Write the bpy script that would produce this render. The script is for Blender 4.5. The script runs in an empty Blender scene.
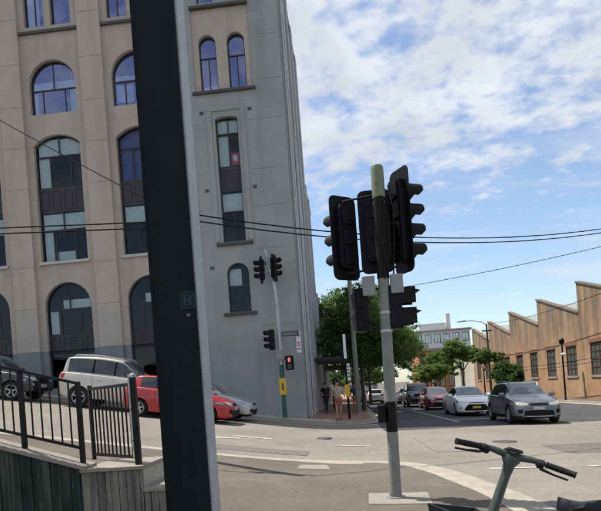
import bpy, bmesh, math, random
import numpy as np
from mathutils import Vector, Matrix, Euler
from mathutils.bvhtree import BVHTree
from mathutils.geometry import tessellate_polygon
R = math.radians
rnd = random.Random(7)
scene = bpy.context.scene
C = scene.collection

# ---------------------------------------------------------------- camera, sky, sun, exposure
cam_d = bpy.data.cameras.new('camera'); cam = bpy.data.objects.new('camera', cam_d); C.objects.link(cam)
cam.location = (0, 0, 1.6)
cam_d.sensor_fit = 'HORIZONTAL'; cam_d.sensor_width = 36.0
cam_d.lens = 590 / 601 * 36
YAW, ROLL = 4.5, 4.2
cam.matrix_world = Matrix.Translation((0, 0, 1.6)) @ Matrix.Rotation(R(YAW), 4, 'Z') @ Matrix.Rotation(R(90), 4, 'X') @ Matrix.Rotation(R(-ROLL), 4, 'Z')
cam_d.shift_x = 0.0
cam_d.shift_y = 133.5 / 601
cam_d.clip_start = 0.05; cam_d.clip_end = 6000
scene.camera = cam

SUN_EL = 66.0
SUN_DIR = Vector((-0.89, 0.45, 0)).normalized() * math.cos(R(SUN_EL)) + Vector((0, 0, math.sin(R(SUN_EL))))
sun_d = bpy.data.lights.new('sun', 'SUN'); sun = bpy.data.objects.new('sun', sun_d); C.objects.link(sun)
sun_d.energy = 5.0; sun_d.angle = R(0.53); sun_d.color = (1.0, 0.95, 0.86)
sun.rotation_euler = SUN_DIR.to_track_quat('Z', 'Y').to_euler(); sun.location = (-20, 20, 60)

world = bpy.data.worlds.new('World'); scene.world = world; world.use_nodes = True
def build_world():
    nt = world.node_tree; nd = nt.nodes; lk = nt.links; nd.clear()
    out = nd.new('ShaderNodeOutputWorld'); bg = nd.new('ShaderNodeBackground'); bg.inputs[1].default_value = 0.13
    sky = nd.new('ShaderNodeTexSky'); sky.sky_type = 'NISHITA'; sky.sun_disc = False
    sky.sun_elevation = R(SUN_EL); sky.sun_rotation = math.atan2(SUN_DIR.x, SUN_DIR.y)
    sky.air_density = 1.0; sky.dust_density = 0.6; sky.ozone_density = 1.6; sky.altitude = 0
    tc = nd.new('ShaderNodeTexCoord'); sep = nd.new('ShaderNodeSeparateXYZ'); lk.new(tc.outputs['Generated'], sep.inputs[0])
    def math_(op, a, b=None, clamp=False):
        m = nd.new('ShaderNodeMath'); m.operation = op; m.use_clamp = clamp
        for i, v in enumerate((a, b)):
            if v is None: continue
            if isinstance(v, (int, float)): m.inputs[i].default_value = v
            else: lk.new(v, m.inputs[i])
        return m.outputs[0]
    zc = math_('MAXIMUM', sep.outputs[2], 0.0); zz = math_('ADD', zc, 0.16)
    px = math_('DIVIDE', sep.outputs[0], zz); py = math_('DIVIDE', sep.outputs[1], zz)
    comb = nd.new('ShaderNodeCombineXYZ'); lk.new(px, comb.inputs[0]); lk.new(py, comb.inputs[1])
    mp = nd.new('ShaderNodeMapping'); mp.inputs['Location'].default_value = (3.3, 1.7, 0); lk.new(comb.outputs[0], mp.inputs[0])
    def noise(scale, detail, rough, dist, off=0.0):
        n = nd.new('ShaderNodeTexNoise'); n.inputs['Scale'].default_value = scale; n.inputs['Detail'].default_value = detail
        n.inputs['Roughness'].default_value = rough; n.inputs['Distortion'].default_value = dist
        m2 = nd.new('ShaderNodeVectorMath'); m2.operation = 'ADD'; m2.inputs[1].default_value = (off, off * .7, 0); lk.new(mp.outputs[0], m2.inputs[0])
        lk.new(m2.outputs[0], n.inputs['Vector']); return n.outputs[0]
    big = noise(1.1, 3, .5, .2, 5.0); m1 = noise(8.5, 3, .5, .2); m2_ = noise(24.0, 4, .55, .15, 3.0); mid = math_('ADD', math_('MULTIPLY', m1, .66), math_('MULTIPLY', m2_, .34))
    # wisps: stretched streaks low in the sky
    mw = nd.new('ShaderNodeMapping'); mw.inputs['Scale'].default_value = (0.55, 1.9, 1); mw.inputs['Rotation'].default_value = (0, 0, R(-14)); lk.new(comb.outputs[0], mw.inputs[0])
    nw = nd.new('ShaderNodeTexNoise'); nw.inputs['Scale'].default_value = 1.5; nw.inputs['Detail'].default_value = 7; nw.inputs['Roughness'].default_value = .62; nw.inputs['Distortion'].default_value = .6
    lk.new(mw.outputs[0], nw.inputs['Vector'])
    cov = nd.new('ShaderNodeMapRange'); cov.interpolation_type = 'SMOOTHSTEP'
    lk.new(sep.outputs[2], cov.inputs[0])
    for i, v in ((1, 0.20), (2, 0.40), (3, -0.26), (4, 0.01)): cov.inputs[i].default_value = v
    dens = math_('ADD', math_('ADD', math_('MULTIPLY', mid, 1.15), math_('MULTIPLY', big, .30)), cov.outputs[0])
    mask = nd.new('ShaderNodeMapRange'); mask.interpolation_type = 'SMOOTHSTEP'; lk.new(dens, mask.inputs[0])
    for i, v in ((1, 0.545), (2, 0.86), (3, 0.04), (4, 0.88)): mask.inputs[i].default_value = v
    mask2 = nd.new('ShaderNodeMapRange'); mask2.interpolation_type = 'SMOOTHSTEP'; lk.new(nw.outputs[0], mask2.inputs[0])
    for i, v in ((1, 0.46), (2, 0.74), (3, 0.0), (4, 0.62)): mask2.inputs[i].default_value = v
    m = math_('MAXIMUM', mask.outputs[0], mask2.outputs[0], True)
    # thin cloud is brightest, thick cores a little greyer
    shade = nd.new('ShaderNodeMapRange'); lk.new(noise(3.0, 5, .6, .3, 9.0), shade.inputs[0])
    for i, v in ((1, 0.35), (2, 0.7), (3, 5.5), (4, 4.0)): shade.inputs[i].default_value = v
    ccol = nd.new('ShaderNodeCombineXYZ'); lk.new(math_('MULTIPLY', shade.outputs[0], .965), ccol.inputs[0]); lk.new(shade.outputs[0], ccol.inputs[1]); lk.new(math_('MULTIPLY', shade.outputs[0], 1.05), ccol.inputs[2])
    # pale bluish lift in the sky colour
    tint = nd.new('ShaderNodeMix'); tint.data_type = 'RGBA'; tint.blend_type = 'MULTIPLY'; tint.inputs[0].default_value = 1.0
    lk.new(sky.outputs[0], tint.inputs[6]); tint.inputs[7].default_value = SKY_TINT
    mix = nd.new('ShaderNodeMix'); mix.data_type = 'RGBA'; lk.new(m, mix.inputs[0]); lk.new(tint.outputs[2], mix.inputs[6]); lk.new(ccol.outputs[0], mix.inputs[7])
    lk.new(mix.outputs[2], bg.inputs[0]); lk.new(bg.outputs[0], out.inputs[0])
SKY_TINT = (1.0, 1.0, 1.0, 1)
build_world()
vs = scene.view_settings
vs.view_transform = 'Standard'; vs.look = 'None'; vs.gamma = 1.0; vs.use_curve_mapping = False; vs.exposure = 0.42
scene.render.engine = 'CYCLES'

# ---------------------------------------------------------------- ground heights
def g(x, y):
    t = -(max(x, -26) + .6) / .7
    sp = .7 * (math.log1p(math.exp(t)) if t < 30 else t)
    return .165 * sp - .03 - .04 * (min(max(x, 1), 9) - 1) - .009 * min(max(0, y - 22), 100)

# ---------------------------------------------------------------- materials
MATS = {}
def mat(name, col, rough=.6, metal=0.0, var=0.0, vscale=4.0, bump=0.0, bscale=40.0, coat=0.0, spec=.5, emit=None, dark=None, streak=None, blotch=None):
    """procedural principled material: noise variation of colour (var), optional second colour in blotches or vertical streaks, fine bump"""
    if name in MATS: return MATS[name]
    m = bpy.data.materials.new(name); m.use_nodes = True; nt = m.node_tree; nd = nt.nodes; lk = nt.links
    b = nd['Principled BSDF']; b.inputs['Roughness'].default_value = rough; b.inputs['Metallic'].default_value = metal
    b.inputs['Specular IOR Level'].default_value = spec; b.inputs['Coat Weight'].default_value = coat; b.inputs['Coat Roughness'].default_value = .06
    c4 = (*col, 1); b.inputs['Base Color'].default_value = c4
    tc = nd.new('ShaderNodeTexCoord'); co = tc.outputs['Object']
    cur = None
    if var:
        n = nd.new('ShaderNodeTexNoise'); n.inputs['Scale'].default_value = vscale; n.inputs['Detail'].default_value = 6; n.inputs['Roughness'].default_value = .62; lk.new(co, n.inputs['Vector'])
        mr = nd.new('ShaderNodeMapRange'); lk.new(n.outputs[0], mr.inputs[0])
        for i, v in ((1, .3), (2, .7), (3, 1 - var), (4, 1 + var)): mr.inputs[i].default_value = v
        mx = nd.new('ShaderNodeMix'); mx.data_type = 'RGBA'; mx.blend_type = 'MULTIPLY'; mx.inputs[0].default_value = 1; mx.inputs[6].default_value = c4
        lk.new(mr.outputs[0], mx.inputs[7]); cur = mx.outputs[2]
    for kind, val in (('streak', streak), ('blotch', blotch)):
        if not val: continue
        c2, sc, lo, hi, amt = val
        mp = nd.new('ShaderNodeMapping'); lk.new(co, mp.inputs[0])
        mp.inputs['Scale'].default_value = (sc, sc, sc * (.06 if kind == 'streak' else 1))
        n = nd.new('ShaderNodeTexNoise'); n.inputs['Scale'].default_value = 1; n.inputs['Detail'].default_value = 7; n.inputs['Roughness'].default_value = .6; lk.new(mp.outputs[0], n.inputs['Vector'])
        mr = nd.new('ShaderNodeMapRange'); lk.new(n.outputs[0], mr.inputs[0])
        for i, v in ((1, lo), (2, hi), (3, 0), (4, amt)): mr.inputs[i].default_value = v
        mx = nd.new('ShaderNodeMix'); mx.data_type = 'RGBA'; lk.new(mr.outputs[0], mx.inputs[0])
        if cur is None: mx.inputs[6].default_value = c4
        else: lk.new(cur, mx.inputs[6])
        mx.inputs[7].default_value = (*c2, 1); cur = mx.outputs[2]
    if cur is not None: lk.new(cur, b.inputs['Base Color'])
    if bump:
        n = nd.new('ShaderNodeTexNoise'); n.inputs['Scale'].default_value = bscale; n.inputs['Detail'].default_value = 4; lk.new(co, n.inputs['Vector'])
        bp = nd.new('ShaderNodeBump'); bp.inputs['Strength'].default_value = bump; bp.inputs['Distance'].default_value = .02; lk.new(n.outputs[0], bp.inputs['Height']); lk.new(bp.outputs[0], b.inputs['Normal'])
    if emit:
        b.inputs['Emission Color'].default_value = (*emit[0], 1); b.inputs['Emission Strength'].default_value = emit[1]
    MATS[name] = m; return m
def glass_mat(name, refl=.25, tint=(.8, .9, .95), rough=.02, gloss=(.95, .97, 1)):
    if name in MATS: return MATS[name]
    m = bpy.data.materials.new(name); m.use_nodes = True; nt = m.node_tree; nd = nt.nodes; lk = nt.links; nd.clear()
    out = nd.new('ShaderNodeOutputMaterial'); mx = nd.new('ShaderNodeMixShader'); tr = nd.new('ShaderNodeBsdfTransparent'); gl = nd.new('ShaderNodeBsdfGlossy')
    tr.inputs[0].default_value = (*tint, 1); gl.inputs[0].default_value = (*gloss, 1); gl.inputs[1].default_value = rough
    fr = nd.new('ShaderNodeFresnel'); fr.inputs[0].default_value = 1.5
    mr = nd.new('ShaderNodeMapRange'); lk.new(fr.outputs[0], mr.inputs[0])
    for i, v in ((1, .04), (2, 1), (3, refl), (4, 1)): mr.inputs[i].default_value = v
    tc = nd.new('ShaderNodeTexCoord'); n = nd.new('ShaderNodeTexNoise'); n.inputs['Scale'].default_value = 1.3; lk.new(tc.outputs['Object'], n.inputs['Vector'])
    bp = nd.new('ShaderNodeBump'); bp.inputs['Strength'].default_value = .05; bp.inputs['Distance'].default_value = .05; lk.new(n.outputs[0], bp.inputs['Height']); lk.new(bp.outputs[0], gl.inputs['Normal'])
    lk.new(mr.outputs[0], mx.inputs[0]); lk.new(tr.outputs[0], mx.inputs[1]); lk.new(gl.outputs[0], mx.inputs[2]); lk.new(mx.outputs[0], out.inputs[0])
    MATS[name] = m; return m
def asphalt_mat(name, col, dark, light, crack=.5, seed=0.0):
    m = bpy.data.materials.new(name); m.use_nodes = True; nt = m.node_tree; nd = nt.nodes; lk = nt.links; b = nd['Principled BSDF']; b.inputs['Roughness'].default_value = .92; b.inputs['Specular IOR Level'].default_value = .2
    tc = nd.new('ShaderNodeTexCoord'); mp = nd.new('ShaderNodeMapping'); mp.inputs['Location'].default_value = (seed, seed * 1.7, 0); lk.new(tc.outputs['Object'], mp.inputs[0])
    def noise(sc, det, rough=.6, vec=None):
        n = nd.new('ShaderNodeTexNoise'); n.inputs['Scale'].default_value = sc; n.inputs['Detail'].default_value = det; n.inputs['Roughness'].default_value = rough; lk.new(vec or mp.outputs[0], n.inputs['Vector']); return n.outputs[0]
    def rng(v, a, b_, c, d):
        r_ = nd.new('ShaderNodeMapRange'); lk.new(v, r_.inputs[0])
        for i, q in ((1, a), (2, b_), (3, c), (4, d)): r_.inputs[i].default_value = q
        return r_.outputs[0]
    def mix(f, a, c, mode='MIX'):
        x = nd.new('ShaderNodeMix'); x.data_type = 'RGBA'; x.blend_type = mode
        if isinstance(f, float): x.inputs[0].default_value = f
        else: lk.new(f, x.inputs[0])
        for i, q in ((6, a), (7, c)):
            if isinstance(q, tuple): x.inputs[i].default_value = (*q, 1)
            else: lk.new(q, x.inputs[i])
        return x.outputs[2]
    c = mix(rng(noise(.22, 8, .68), .42, .62, 0, .75), col, dark)
    c = mix(rng(noise(.6, 8, .7), .55, .72, 0, .7), c, light)
    # wheel-track streaks along both streets
    st = nd.new('ShaderNodeMapping'); st.inputs['Scale'].default_value = (.05, 1.3, 1); lk.new(mp.outputs[0], st.inputs[0])
    c = mix(rng(noise(1.0, 5, .6, st.outputs[0]), .5, .7, 0, .35), c, dark)
    g1 = rng(noise(38, 3, .7), .25, .75, .72, 1.28); g2 = rng(noise(9, 4, .7), .3, .7, .9, 1.1)
    c = mix(1.0, c, g1, 'MULTIPLY'); c = mix(1.0, c, g2, 'MULTIPLY')
    # cracks: warped cell edges, broken up by a mask
    wv = nd.new('ShaderNodeVectorMath'); wv.operation = 'ADD'; nc = nd.new('ShaderNodeTexNoise'); nc.inputs['Scale'].default_value = 2.2; nc.inputs['Detail'].default_value = 4; lk.new(mp.outputs[0], nc.inputs['Vector'])
    sc_ = nd.new('ShaderNodeVectorMath'); sc_.operation = 'SCALE'; sc_.inputs['Scale'].default_value = .7; lk.new(nc.outputs['Color'], sc_.inputs[0]); lk.new(mp.outputs[0], wv.inputs[0]); lk.new(sc_.outputs[0], wv.inputs[1])
    vo = nd.new('ShaderNodeTexVoronoi'); vo.feature = 'DISTANCE_TO_EDGE'; vo.inputs['Scale'].default_value = .42; lk.new(wv.outputs[0], vo.inputs['Vector'])
    mk = nd.new('ShaderNodeMath'); mk.operation = 'MULTIPLY'; lk.new(rng(vo.outputs['Distance'], .002, .006, 1, 0), mk.inputs[0]); lk.new(rng(noise(.35, 3), .5, .58, 0, crack), mk.inputs[1])
    c = mix(mk.outputs[0], c, tuple(v * .35 for v in dark)); lk.new(c, b.inputs['Base Color'])
    bp = nd.new('ShaderNodeBump'); bp.inputs['Strength'].default_value = .5; bp.inputs['Distance'].default_value = .012; lk.new(noise(70, 3, .7), bp.inputs['Height']); lk.new(bp.outputs[0], b.inputs['Normal'])
    MATS[name] = m
asphalt_mat('asphalt', (.225, .202, .175), (.155, .14, .122), (.27, .245, .212), .35)
asphalt_mat('asphalt_dark', (.078, .078, .082), (.05, .05, .053), (.115, .11, .106), .3, 3.0)
asphalt_mat('path_asphalt', (.14, .12, .10), (.09, .078, .066), (.185, .158, .132), .4, 7.0)
asphalt_mat('asphalt_dark_worn', (.155, .142, .128), (.11, .10, .09), (.20, .182, .16), .3, 11.0)
mat('concrete', (.40, .37, .32), .9, var=.14, vscale=3, bump=.35, bscale=60, blotch=((.24, .215, .18), 1.1, .5, .7, .6), spec=.2)
mat('gutter_concrete', (.31, .28, .23), .9, var=.15, vscale=3, bump=.3, bscale=50, blotch=((.30, .265, .21), 1.3, .5, .72, .7), spec=.2)
mat('kerb_stone', (.34, .305, .25), .9, var=.2, vscale=4, bump=.4, bscale=50, blotch=((.25, .22, .17), 1.7, .5, .7, .7), spec=.2)
mat('soil', (.10, .09, .07), .95, var=.2)
mat('paint_white', (.46, .44, .40), .8, var=.15, vscale=9, blotch=((.26, .24, .21), 5, .44, .62, .85))
mat('beige', (.445, .378, .318), .85, var=.09, vscale=1.2, streak=((.30, .25, .205), 1.5, .48, .75, .6), bump=.12, bscale=30)
mat('beige_light', (.47, .405, .345), .85, var=.08, vscale=1.2, streak=((.33, .28, .235), 1.3, .48, .75, .55), bump=.12, bscale=30)
mat('facade_grey', (.315, .322, .312), .85, var=.09, vscale=.7, streak=((.215, .218, .208), 1.4, .47, .74, .65), blotch=((.36, .36, .345), .5, .5, .6, .5), bump=.12, bscale=30)
mat('plinth_grey', (.215, .225, .225), .8, var=.08, vscale=1.5, bump=.1)
mat('pale_render', (.42, .42, .42), .85, var=.10, vscale=.8, streak=((.26, .25, .24), 1.2, .5, .75, .6), bump=.12, bscale=30)
mat('sill_dark', (.07, .065, .065), .7, var=.15)
mat('sill_light', (.5, .46, .42), .8, var=.1)
mat('frame_dark', (.022, .024, .028), .5, var=.1)
mat('spandrel', (.035, .032, .036), .55, var=.15, vscale=6)
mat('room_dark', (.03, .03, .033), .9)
mat('room_wall', (.22, .21, .19), .9)
mat('blind', (.80, .79, .74), .9, var=.06, vscale=5)
mat('blue_film', (.03, .045, .24), .3)
mat('poster_red', (.55, .03, .06), .5); mat('white_plain', (.75, .75, .73), .6)
glass_mat('glass', .28); glass_mat('glass_high', .30, gloss=(.52, .58, .95)); glass_mat('glass_low', .035)
mat('coping', (.30, .27, .24), .9, var=.2, vscale=2)
mat('galv', (.42, .43, .42), .5, metal=.55, var=.15, vscale=7, streak=((.3, .29, .27), 3, .5, .75, .5))
mat('pole_green_grey', (.20, .20, .178), .65, var=.12, vscale=6, streak=((.17, .175, .16), 6, .5, .75, .6), bump=.08, bscale=50)
mat('cap_green', (.17, .195, .125), .7, var=.18, vscale=12, blotch=((.11, .14, .08), 14, .5, .7, .7))
mat('green_paint', (.03, .10, .075), .5, var=.12)
mat('signal_black', (.004, .0044, .0055), .5, var=.3, vscale=9, spec=.2)
mat('visor_black', (.009, .008, .008), .7, var=.15, spec=.2)
mat('box_grey', (.25, .255, .25), .6, var=.08)
mat('lens_off', (.03, .03, .03), .15); mat('lens_red', (.5, .02, .02), .3, emit=((1, .06, .05), 3.0))
mat('yellow', (.72, .40, .02), .5, var=.08)
mat('panel_dark', (.0035, .0055, .0065), .55, var=.45, vscale=5, bump=.3, bscale=9, spec=.16, streak=((.010, .014, .0155), 6, .42, .7, .75))
mat('column_grey', (.34, .365, .385), .55, var=.14, vscale=9, streak=((.33, .34, .35), 4, .5, .7, .6), bump=.25, bscale=70)
mat('plaque', (.012, .02, .023), .6, spec=.2); mat('plaque_letter', (.02, .055, .058), .6, spec=.2)
mat('fence_black', (.004, .004, .005), .42, var=.1, spec=.25)
mat('timber_dark', (.014, .024, .021), .8, var=.4, vscale=4, spec=.2, streak=((.085, .10, .085), 9, .45, .68, .85), bump=.3, bscale=30)
mat('timber_light', (.19, .175, .14), .85, var=.2, vscale=4, streak=((.05, .05, .042), 10, .42, .62, .85), bump=.3, bscale=30)
mat('slab', (.235, .21, .175), .9, var=.15, vscale=5, bump=.3)
mat('tyre', (.014, .014, .014), .85); mat('rim', (.42, .42, .43), .35, metal=.8); mat('rim_dark', (.09, .09, .095), .4, metal=.6)
mat('car_black_trim', (.006, .006, .007), .6, spec=.2); mat('car_glass', (.016, .02, .023), .04, spec=.8, coat=.3); mat('car_glass_front', (.05, .062, .068), .05, spec=.9, coat=.4)
mat('headlamp', (.28, .30, .32), .14, metal=.3, coat=.8); mat('headlamp_lit', (.26, .26, .25), .15, coat=.6, emit=((1, .9, .75), .10)); mat('tail_red', (.38, .012, .012), .2, coat=.6)
mat('chrome', (.6, .6, .6), .18, metal=1.0); mat('plate_yellow', (.7, .5, .05), .5); mat('plate_white', (.45, .45, .43), .5); mat('seam', (.01, .01, .01), .8)
mat('indicator', (.6, .25, .03), .3)
def paint(name, col, metal=.0, rough=.28): return mat(name, col, rough, metal=metal, coat=.8, var=.03, vscale=2)
paint('p_grey', (.115, .118, .12), .35); paint('p_white', (.80, .80, .79)); paint('p_red', (.38, .008, .010)); paint('p_maroon', (.22, .02, .025), .2); paint('p_black', (.012, .012, .015)); paint('p_cream', (.55, .50, .42), .25); paint('p_silver', (.42, .44, .45), .5); paint('p_navy', (.02, .03, .06), .3)
mat('bark', (.085, .07, .055), .95, var=.3, vscale=12, bump=.6, bscale=20)
mat('wire', (.006, .006, .007), .8, spec=.1)
mat('skin', (.42, .24, .16), .6, var=.05); mat('skin_pale', (.52, .33, .25), .6)
mat('hair', (.03, .02, .014), .6); mat('shoe', (.03, .03, .03), .6)
mat('cloth_tan', (.36, .30, .22), .9, var=.12, vscale=14); mat('cloth_rust', (.32, .10, .05), .9, var=.15, vscale=14); mat('cloth_black', (.014, .014, .018), .9); mat('cloth_navy', (.02, .025, .05), .9); mat('cloth_white', (.55, .55, .55), .9); mat('cloth_green', (.03, .10, .08), .9)
mat('bike_grey', (.06, .075, .068), .45, var=.1, spec=.35); mat('bike_dark', (.009, .010, .012), .5, spec=.3); mat('rubber', (.008, .008, .008), .7, spec=.25); mat('bike_silver', (.45, .45, .44), .3, metal=.9)
mat('saddle_black', (.006, .0065, .009), .42, var=.2, vscale=20, spec=.3)
def leaf_mat(name, col, col2):
    if name in MATS: return MATS[name]
    m = bpy.data.materials.new(name); m.use_nodes = True; nt = m.node_tree; nd = nt.nodes; lk = nt.links
    b = nd['Principled BSDF']; b.inputs['Roughness'].default_value = .6; b.inputs['Specular IOR Level'].default_value = .3
    tc = nd.new('ShaderNodeTexCoord'); n = nd.new('ShaderNodeTexNoise'); n.inputs['Scale'].default_value = .9; n.inputs['Detail'].default_value = 5; lk.new(tc.outputs['Object'], n.inputs['Vector'])
    mr = nd.new('ShaderNodeMapRange'); lk.new(n.outputs[0], mr.inputs[0]); mr.inputs[1].default_value = .35; mr.inputs[2].default_value = .65
    mx = nd.new('ShaderNodeMix'); mx.data_type = 'RGBA'; lk.new(mr.outputs[0], mx.inputs[0]); mx.inputs[6].default_value = (*col, 1); mx.inputs[7].default_value = (*col2, 1); lk.new(mx.outputs[2], b.inputs['Base Color'])
    t = nd.new('ShaderNodeBsdfTranslucent'); lk.new(mx.outputs[2], t.inputs[0]); ms = nd.new('ShaderNodeMixShader'); ms.inputs[0].default_value = .5
    lk.new(b.outputs[0], ms.inputs[1]); lk.new(t.outputs[0], ms.inputs[2]); lk.new(ms.outputs[0], nd['Material Output'].inputs[0])
    MATS[name] = m; return m
leaf_mat('leaf_dark', (.045, .10, .028), (.10, .175, .045)); leaf_mat('leaf_mid', (.08, .15, .035), (.14, .21, .055)); leaf_mat('leaf_light', (.11, .19, .045), (.19, .26, .07))
def warehouse_brick():
    m = bpy.data.materials.new('brick_warm'); m.use_nodes = True; nt = m.node_tree; nd = nt.nodes; lk = nt.links; b = nd['Principled BSDF']; b.inputs['Roughness'].default_value = .92; b.inputs['Specular IOR Level'].default_value = .2
    tc = nd.new('ShaderNodeTexCoord'); sp = nd.new('ShaderNodeSeparateXYZ'); lk.new(tc.outputs['Object'], sp.inputs[0]); cb = nd.new('ShaderNodeCombineXYZ'); lk.new(sp.outputs[1], cb.inputs[0]); lk.new(sp.outputs[2], cb.inputs[1])
    br = nd.new('ShaderNodeTexBrick'); lk.new(cb.outputs[0], br.inputs['Vector']); br.inputs['Scale'].default_value = 4.0; br.inputs['Mortar Size'].default_value = .012; br.inputs['Mortar Smooth'].default_value = .3
    br.inputs['Color1'].default_value = (.43, .275, .16, 1); br.inputs['Color2'].default_value = (.37, .21, .115, 1); br.inputs['Mortar'].default_value = (.40, .30, .21, 1)
    def noise(sc, det, vec, rough=.6):
        n = nd.new('ShaderNodeTexNoise'); n.inputs['Scale'].default_value = sc; n.inputs['Detail'].default_value = det; n.inputs['Roughness'].default_value = rough; lk.new(vec, n.inputs['Vector']); return n.outputs[0]
    def rng(v, a, b_, c, d):
        r_ = nd.new('ShaderNodeMapRange'); lk.new(v, r_.inputs[0])
        for i, q in ((1, a), (2, b_), (3, c), (4, d)): r_.inputs[i].default_value = q
        return r_.outputs[0]
    def mul(a, c):
        x = nd.new('ShaderNodeMath'); x.operation = 'MULTIPLY'; x.use_clamp = True; lk.new(a, x.inputs[0]); lk.new(c, x.inputs[1]); return x.outputs[0]
    def mix(f, a, c, mode='MIX'):
        x = nd.new('ShaderNodeMix'); x.data_type = 'RGBA'; x.blend_type = mode
        if isinstance(f, float): x.inputs[0].default_value = f
        else: lk.new(f, x.inputs[0])
        lk.new(a, x.inputs[6])
        if isinstance(c, tuple): x.inputs[7].default_value = (*c, 1)
        else: lk.new(c, x.inputs[7])
        return x.outputs[2]
    c = mix(1.0, br.outputs[0], rng(noise(.9, 7, tc.outputs['Object'], .65), .3, .7, .78, 1.2), 'MULTIPLY')
    c = mix(rng(noise(.35, 6, tc.outputs['Object']), .52, .68, 0, .5), c, (.50, .37, .25))
    mp = nd.new('ShaderNodeMapping'); mp.inputs['Scale'].default_value = (1, .9, .13); lk.new(tc.outputs['Object'], mp.inputs[0])
    runs = rng(noise(1.5, 5, mp.outputs[0], .55), .43, .58, 0, 1)
    hz = rng(sp.outputs[2], 2.2, 5.6, .0, .95)       # rain runs are worst below the parapet
    c = mix(mul(runs, hz), c, (.12, .098, .078))
    c = mix(mul(rng(sp.outputs[2], 3.2, 5.0, 0, .6), rng(noise(.7, 6, tc.outputs['Object'], .65), .35, .62, .25, 1)), c, (.27, .215, .15))
    lk.new(c, b.inputs['Base Color']); MATS['brick_warm'] = m
    bp = nd.new('ShaderNodeBump'); bp.inputs['Strength'].default_value = .4; bp.inputs['Distance'].default_value = .01; lk.new(br.outputs['Fac'], bp.inputs['Height']); bp.invert = True; lk.new(bp.outputs[0], b.inputs['Normal'])
warehouse_brick()
# paver material for the far footpath
def paver():
    m = bpy.data.materials.new('brick_paver'); m.use_nodes = True; nt = m.node_tree; nd = nt.nodes; lk = nt.links; b = nd['Principled BSDF']; b.inputs['Roughness'].default_value = .9
    tc = nd.new('ShaderNodeTexCoord'); br = nd.new('ShaderNodeTexBrick'); lk.new(tc.outputs['Object'], br.inputs['Vector']); br.inputs['Scale'].default_value = 4.5
    br.inputs['Color1'].default_value = (.25, .125, .085, 1); br.inputs['Color2'].default_value = (.32, .17, .12, 1); br.inputs['Mortar'].default_value = (.17, .12, .10, 1); br.inputs['Mortar Size'].default_value = .012
    lk.new(br.outputs[0], b.inputs['Base Color']); MATS['brick_paver'] = m
paver()

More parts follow.
